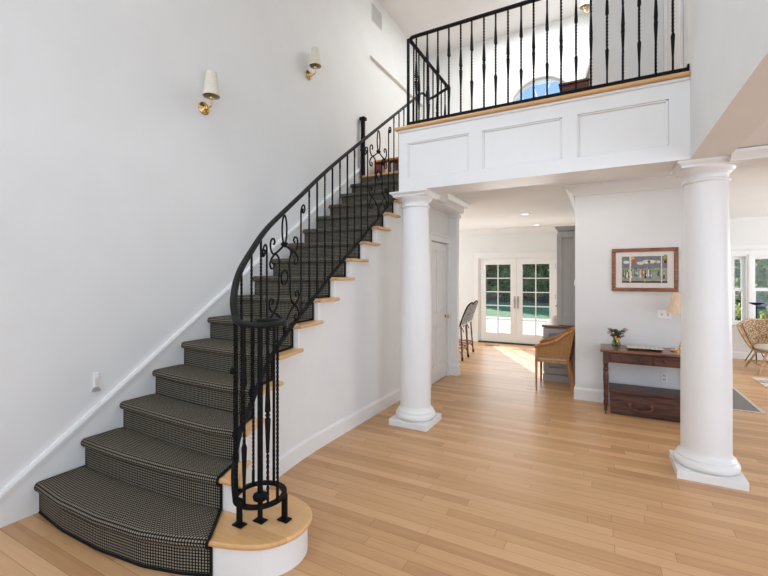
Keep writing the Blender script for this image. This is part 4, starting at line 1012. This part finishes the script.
# wall plates
sp_ = thing('light_switch_plate', 'white double switch plate on the wall above the console table', 'switch', (.62, YW, 1.09))
obj('plate', MB().box(.55, .69, YW - .007, YW - .0005, 1.045, 1.145), 'white_plastic', sp_, bevel=.003)
for x in (.59, .65): obj('switch', MB().box(x - .006, x + .006, YW - .016, YW - .007, 1.085, 1.105), 'grey', sp_)
op = thing('wall_outlet', 'white electrical outlet low on the wall under the console table', 'outlet', (.615, YW, .375))
obj('plate', MB().box(.583, .648, YW - .007, YW - .0005, .32, .43), 'white_plastic', op, bevel=.003)
for z in (.352, .398):
    obj('socket', MB().box(.60, .631, YW - .0095, YW - .007, z - .016, z + .016), 'mat_board', op)
    obj('slots', MB().box(.607, .610, YW - .011, YW - .0095, z - .008, z + .008).box(.621, .624, YW - .011, YW - .0095, z - .008, z + .008), 'dark', op)
ss = thing('light_switch', 'white switch on the wall end beside the grey hutch', 'switch', (-.31, 5.8, 1.42))
obj('plate', MB().box(-.318, -.3105, 5.72, 5.80, 1.40, 1.50), 'white_plastic', ss, bevel=.002)
obj('rocker', MB().box(-.328, -.318, 5.745, 5.775, 1.42, 1.48), 'white_plastic', ss, bevel=.002)
ko = thing('wall_outlet', 'white outlet on the kitchen wall left of the french doors', 'outlet', (-2.85, YF, .34))
obj('plate', MB().box(-2.9, -2.82, YF - .007, YF - .0005, .28, .40), 'white_plastic', ko, bevel=.003)
obj('socket', MB().box(-2.875, -2.845, YF - .01, YF - .007, .30, .38), 'mat_board', ko)

# ------------------------------------------------------------------ sunroom furniture
rg = thing('grey_rug', 'grey flat rug with pale edge on the sunroom floor', 'rug', (1.3, 7.2, 0))
obj('field', MB().box(.98, 1.56, 6.04, 8.6, .001, .009), 'rug_grey', rg)
obj('border', MB().box(.97, 1.60, 6.0, 6.04, .001, .010).box(1.56, 1.60, 6.04, 8.62, .001, .010), 'rug_edge', rg)
tag(obj('patterned_rug', MB().box(1.98, 3.6, 7.35, 8.15, .001, .008), 'rug_motif'), 'pale rug with black motifs before the rattan chair', 'rug')
rch = thing('rattan_chair', 'round woven rattan armchair with cream cushion by the sunroom window', 'chair', (2.45, 8.66, 0))
RXc, RYc = 2.45, 8.66
def shell(a, t, dr=0):        # a: angle, 0 = back (+y side, turned right); t 0 bottom - 1 top
    r_ = .30 + .17 * t ** .8 + dr
    hgt = .36 + (.45 - .12 * max(0, abs(a) - .8)) * t
    return Vector((RXc + r_ * sin(a + .25) * 1.05, RYc + r_ * cos(a + .25), hgt))
q = MB(); na, nt_ = 30, 8; A0 = 1.75
for dr in (0, .02):
    pass
g0 = [[shell(-A0 + 2 * A0 * i / na, j / nt_) for i in range(na + 1)] for j in range(nt_ + 1)]
g1 = [[shell(-A0 + 2 * A0 * i / na, j / nt_, .014) for i in range(na + 1)] for j in range(nt_ + 1)]
allv = [p for r_ in g0 for p in r_] + [p for r_ in g1 for p in r_]; off = (na + 1) * (nt_ + 1)
fs = []
for j in range(nt_):
    for i in range(na):
        if i < 5: continue                       # open spindles on the left arm
        a = j * (na + 1) + i; fs += [(a, a + 1, a + na + 2, a + na + 1), (off + a, off + a + na + 1, off + a + na + 2, off + a + 1)]
q.add(allv, fs); obj('woven_back', q, 'rattan', rch)
q = MB().tube([shell(-A0 + 2 * A0 * i / na, 1) for i in range(na + 1)], .016, 8).tube([shell(-A0 + 2 * A0 * i / na, .0) for i in range(na + 1)], .014, 8)
for i in (0, na): q.tube([shell(-A0 + 2 * A0 * i / na, j / 6) for j in range(7)], .016, 8)
obj('rim', q, 'rattan_pole', rch, smooth=True)
for i in range(1, 5): obj('spindle', MB().tube([shell(-A0 + 2 * A0 * i / na, j / 5) for j in range(6)], .009, 6), 'rattan_pole', rch, smooth=True)
obj('seat_frame', MB().lathe([(.30, .33), (.31, .345), (.30, .36), (.05, .36), (.05, .33)], (RXc, RYc, 0), 28), 'rattan_pole', rch, smooth=True)
obj('cushion', MB().lathe([(.02, .362), (.26, .362), (.30, .385), (.305, .41), (.28, .44), (.02, .455)], (RXc, RYc - .03, 0), 28), 'cushion', rch, smooth=True)
for sx, sy in ((-1, -1), (1, -1), (-1, 1), (1, 1)):
    obj('leg', MB().tube([(RXc + sx * .33, RYc + sy * .33, .004 + .01), (RXc + sx * .2, RYc + sy * .2, .34)], .016, 8), 'rattan_pole', rch, smooth=True)
q = MB()
for a, b in (((-1, -1), (1, -1)), ((1, -1), (1, 1)), ((1, 1), (-1, 1)), ((-1, 1), (-1, -1))): q.tube([(RXc + a[0] * .28, RYc + a[1] * .28, .14), (RXc + b[0] * .28, RYc + b[1] * .28, .14)], .012, 8)
obj('stretcher', q, 'rattan_pole', rch, smooth=True)
cd = thing('plant_stand', 'slim black stand with a small dish before the sunroom window', 'stand', (2.40, 9.55, 0))
obj('stem', MB().tube([(2.40, 9.55, .03), (2.40, 9.55, 1.05)], .008, 8), 'iron', cd, smooth=True)
obj('dish', MB().lathe([(.012, 1.03), (.05, 1.04), (.10, 1.065), (.105, 1.075), (.09, 1.075), (.02, 1.05)], (2.40, 9.55, 0), 20), 'iron', cd, smooth=True)
for k in range(3):
    a = 2 * PI * k / 3 + 2.4; obj('leg', MB().tube(catmull([(2.40, 9.55, .35), (2.40 + .07 * cos(a), 9.55 + .07 * sin(a), .2), (2.40 + .17 * cos(a), 9.55 + .17 * sin(a), .008)], 4), .007, 6), 'iron', cd, smooth=True)
sb = thing('side_table', 'dark side table behind the rattan chair', 'table', (3.05, 9.5, 0))
obj('tabletop', MB().lathe([(.30, .74), (.305, .75), (.30, .765)], (3.05, 9.5, 0), 28), 'walnut_top', sb, smooth=True)
for k in range(3):
    a = 2 * PI * k / 3 + .4; obj('leg', MB().tube([(3.05 + .24 * cos(a), 9.5 + .24 * sin(a), .004), (3.05 + .2 * cos(a), 9.5 + .2 * sin(a), .745)], .014, 8), 'walnut', sb, smooth=True)

# ------------------------------------------------------------------ outdoors
struct('ground', MB().box(-40, 40, 10.1, 70, -.35, -.22), 'grass', label='green lawn behind the house', cat='lawn')
struct('patio', MB().box(-12, 9, 9.85, 18.0, -.3, -.16), 'concrete', label='pale stone patio outside the french doors', cat='patio')
struct('garden_bed', MB().box(-24, 24, 30.5, 44, -.3, -.10), 'mulch', label='dark mulch bed along the trees', cat='bed')
hl = MB(); hn = 60; hv = []
for k in range(hn + 1):
    x = -45 + 90 * k / hn; top = 9 + 1.3 * sin(k * 1.7) + .9 * sin(k * .63 + 1)
    hv += [(x, 55, -.3), (x, 56.5, top * .6), (x, 59, top), (x, 66, -.3)]
hl.add(hv, [(4 * k + j, 4 * k + 4 + j, 4 * k + 4 + (j + 1) % 4, 4 * k + (j + 1) % 4) for k in range(hn) for j in range(4)] + [(0, 1, 2, 3), (4 * hn, 4 * hn + 1, 4 * hn + 2, 4 * hn + 3)])
struct('wooded_hill', hl, 'fol1', label='distant wooded rise behind the garden trees', cat='hill', smooth=True)
def tree(x, y, r, h, trunk, mat, n, name, label, cat, seed, group, ls=.3):
    rd = random.Random(seed); t = thing(name, label, cat, (x, y, -.2), group)
    b = MB()
    if trunk: b.tube([(x, y, -.2), (x + .1, y, h * .4), (x, y + .1, h * .75)], [.2, .15, .08], 8)
    else:
        for k in range(5):
            a = 2 * PI * k / 5; b.tube([(x, y, -.15), (x + .5 * r * cos(a), y + .5 * r * sin(a), h * .6)], .03, 5)
    obj('trunk' if trunk else 'stems', b, 'bark', t)
    q = MB(); lo = h * (.04 if trunk else .0)
    for k in range(n):
        a = rd.uniform(0, 2 * PI); cz = rd.uniform(-1, 1); rr = rd.uniform(.55, 1) ** .6; s_ = math.sqrt(1 - cz * cz)
        bump = 1 + .25 * sin(3 * a + seed) * cos(2.3 * cz * 2 + seed)
        p = Vector((x + r * rr * bump * s_ * cos(a), y + r * rr * bump * s_ * sin(a), lo + (h - lo) * .5 * (1 + cz * rr * bump)))
        if p.z < -.15: p.z = -.15 + rd.uniform(0, .3)
        u = Vector((rd.uniform(-1, 1), rd.uniform(-1, 1), rd.uniform(-1, 1))).normalized(); w_ = u.orthogonal().normalized(); L1 = ls * rd.uniform(.6, 1.2)
        q.add([p - u * L1, p + w_ * L1 * .45, p + u * L1, p - w_ * L1 * .45], [(0, 1, 2, 3)])
    obj('foliage', q, mat, t)
    return t
ORD = ['leftmost', 'second from the left', 'third from the left', 'fourth from the left', 'fifth from the left', 'sixth from the left']
T1 = [(-13.4, 34, 1.6, 7, 'fol1'), (-9.4, 34, 1.6, 7, 'fol2'), (-5.4, 34, 1.6, 6.5, 'fol2'), (-1.4, 34, 1.6, 7, 'fol2'), (2.6, 34, 1.6, 7, 'fol2')]
T2 = [(-14.6, 44, 1.9, 9, 'fol2'), (-11.4, 40, 1.9, 9, 'fol1'), (-7.4, 44, 1.9, 9, 'fol2'), (-3.4, 40, 1.9, 9, 'fol1'), (.6, 44, 1.9, 9, 'fol1'), (4.2, 40, 1.9, 9, 'fol1')]
T3 = [(x, 49.6, 1.7, 10, 'fol1') for x in (-16.4, -12.2, -8.0, -3.8, .4, 4.6)]
for nm, row in (('front', T1), ('middle', T2), ('back', T3)):
    for k, (x, y, r, h, m_) in enumerate(row):
        tree(x, y, r, h, 1, m_, 3200, 'garden_tree', 'leafy tree beyond the lawn, %s in the %s row of trees' % (ORD[k], nm), 'tree', k + {'front': 0, 'middle': 10, 'back': 20}[nm], 'trees beyond the lawn', .28)
B_ = [(-10.6, 31, .8, 1.9, 'fol1'), (-8.5, 31, .8, 1.7, 'fol2'), (-6.4, 31, .8, 2.1, 'fol1'), (-4.3, 31, .8, 1.8, 'fol2'), (-2.2, 31, .8, 2.0, 'fol1'), (-.1, 31, .8, 1.8, 'fol2')]
for k, (x, y, r, h, m_) in enumerate(B_):
    tree(x, y, r, h, 0, m_, 800, 'garden_shrub', 'low shrub in the dark garden bed, %s of the bed' % ORD[k], 'shrub', 40 + k, 'shrubs along the garden bed', .13)
H1 = [(3.0, 17.5, .9, 4.0, 'fol1'), (5.3, 17.5, .9, 4.3, 'fol1'), (7.6, 17.5, .9, 4.1, 'fol1')]
H2 = [(4.1, 20.4, 1.05, 4.8, 'fol2'), (6.7, 20.4, 1.05, 4.6, 'fol1'), (9.4, 20.4, 1.05, 4.6, 'fol1')]
for nm, row in (('near', H1), ('far', H2)):
    for k, (x, y, r, h, m_) in enumerate(row):
        tree(x, y, r, h, 0, m_, 1700, 'tall_hedge_bush', 'tall dense bush outside the sunroom windows, %s in the %s row' % (ORD[k], nm), 'shrub', 60 + k + (5 if nm == 'far' else 0), 'bushes outside the sunroom', .18)
G_ = [(2.75, 12.9, .33, .9, 'fol2'), (3.6, 12.6, .34, 1.0, 'fol2'), (4.45, 12.4, .34, .95, 'fol2'), (5.3, 12.8, .34, 1.05, 'fol2')]
for k, (x, y, r, h, m_) in enumerate(G_):
    tree(x, y, r, h, 0, m_, 450, 'yellow_shrub', 'low yellow green shrub outside the sunroom windows, %s' % ORD[k], 'shrub', 80 + k, 'shrubs outside the sunroom', .09)
um = thing('patio_umbrella', 'teal patio umbrella outside the right french door', 'umbrella', (-1.75, 24, -.16))
obj('pole', MB().tube([(-1.75, 24, -.16), (-1.75, 24, 2.45)], .025, 8), 'steel', um)
obj('canopy', MB().lathe([(.95, 1.95), (.6, 2.15), (.05, 2.4)], (-1.75, 24, 0), 8, False), 'teal', um)
obj('base', MB().lathe([(.28, -.21), (.28, -.14), (.05, -.1)], (-1.75, 24, 0), 16), 'concrete', um)

# ------------------------------------------------------------------ light
w = bpy.data.worlds.new('World'); S.world = w; w.use_nodes = True
bg = w.node_tree.nodes['Background']; bg.inputs[0].default_value = (.33, .56, 1.0, 1); bg.inputs[1].default_value = 1.15
sun = bpy.data.lights.new('sun', 'SUN'); sun.energy = 7.5; sun.color = (1, .93, .82); sun.angle = math.radians(.7)
so = bpy.data.objects.new('sun', sun); COL.objects.link(so)
el = math.radians(26); d_ = Vector((.464 * cos(el), -.886 * cos(el), -sin(el)))
so.rotation_euler = d_.to_track_quat('-Z', 'Y').to_euler()
def area(name, loc, target, sx, sy, e, col=(1, 1, 1)):
    l = bpy.data.lights.new(name, 'AREA'); l.shape = 'RECTANGLE'; l.size = sx; l.size_y = sy; l.energy = e; l.color = col
    o = bpy.data.objects.new(name, l); COL.objects.link(o); o.location = loc
    o.rotation_euler = (Vector(target) - Vector(loc)).to_track_quat('-Z', 'Y').to_euler()
    return o
# daylight at the window openings, plus added fill lights
DL = (.985, .99, .95)
area('daylight_front_upper', (-1.33, -2.35, 4.17), (-.1, 0, 4.0), 2.8, 2.8, 52, DL)
area('daylight_front_left', (-2.15, -2.38, 1.2), (-2.15, 2, 1.0), .6, 2.2, 5, DL)
area('daylight_front_right', (-.5, -2.38, 1.2), (-.5, 2, 1.0), .6, 2.2, 8, DL)
area('daylight_right_room', (2.7, -2.38, 1.4), (2.2, 2, 1.4), 4.0, 1.6, 50, DL)
area('right_room_fill', (4.75, .8, 1.4), (0, 1.2, 1.5), 4.0, 1.7, 64, DL)  # added area light from the right, brightens the stair wall; no window there
area('daylight_kitchen', (-5.15, 7.95, 1.6), (0, 7.95, 1.5), 2.4, 1.4, 52, DL)
area('daylight_sunroom', (4.75, 7.6, 1.5), (0, 7.6, 1.5), 3.1, 1.4, 80, DL)
area('daylight_french', (-1.75, YF - .06, 1.05), (-1.75, 0, 1.0), 1.5, 1.6, 18, DL)
area('upper_hall_fill', (-1.0, 6.45, TOP - .06), (-1.0, 6.45, 0), 2.2, 1.6, 68, (.96, .99, 1))  # fill added to brighten the upstairs walls; no lamp hangs here
area('foyer_fill', (-2.4, 1.2, TOP - .06), (.8, 1.8, 2.6), .9, 3.0, 84, (.96, .99, 1))  # unseen fill, added and turned towards the right wall to brighten it
area('lower_hall_fill', (-.3, 4.85, CEIL - .03), (-.3, 4.85, 0), 1.4, .5, 8, (1, .99, .97))  # fill added under the lower ceiling to lift the dim walls below the balcony

# ------------------------------------------------------------------ camera
cam = bpy.data.cameras.new('camera'); co = bpy.data.objects.new('camera', cam); COL.objects.link(co)
cam.sensor_fit = 'HORIZONTAL'; cam.sensor_width = 36; cam.lens = 36 * 409.4 / 768; cam.shift_y = -(288 - 278.3) / 768
co.location = (0, 0, 1.51); co.rotation_euler = (PI / 2, 0, math.atan(219.25 / 409.4)); cam.clip_start = .05
S.camera = co
S.view_settings.view_transform = 'Standard'; S.view_settings.look = 'None'; S.view_settings.gamma = 1; S.view_settings.use_curve_mapping = False
S.view_settings.exposure = 0.1
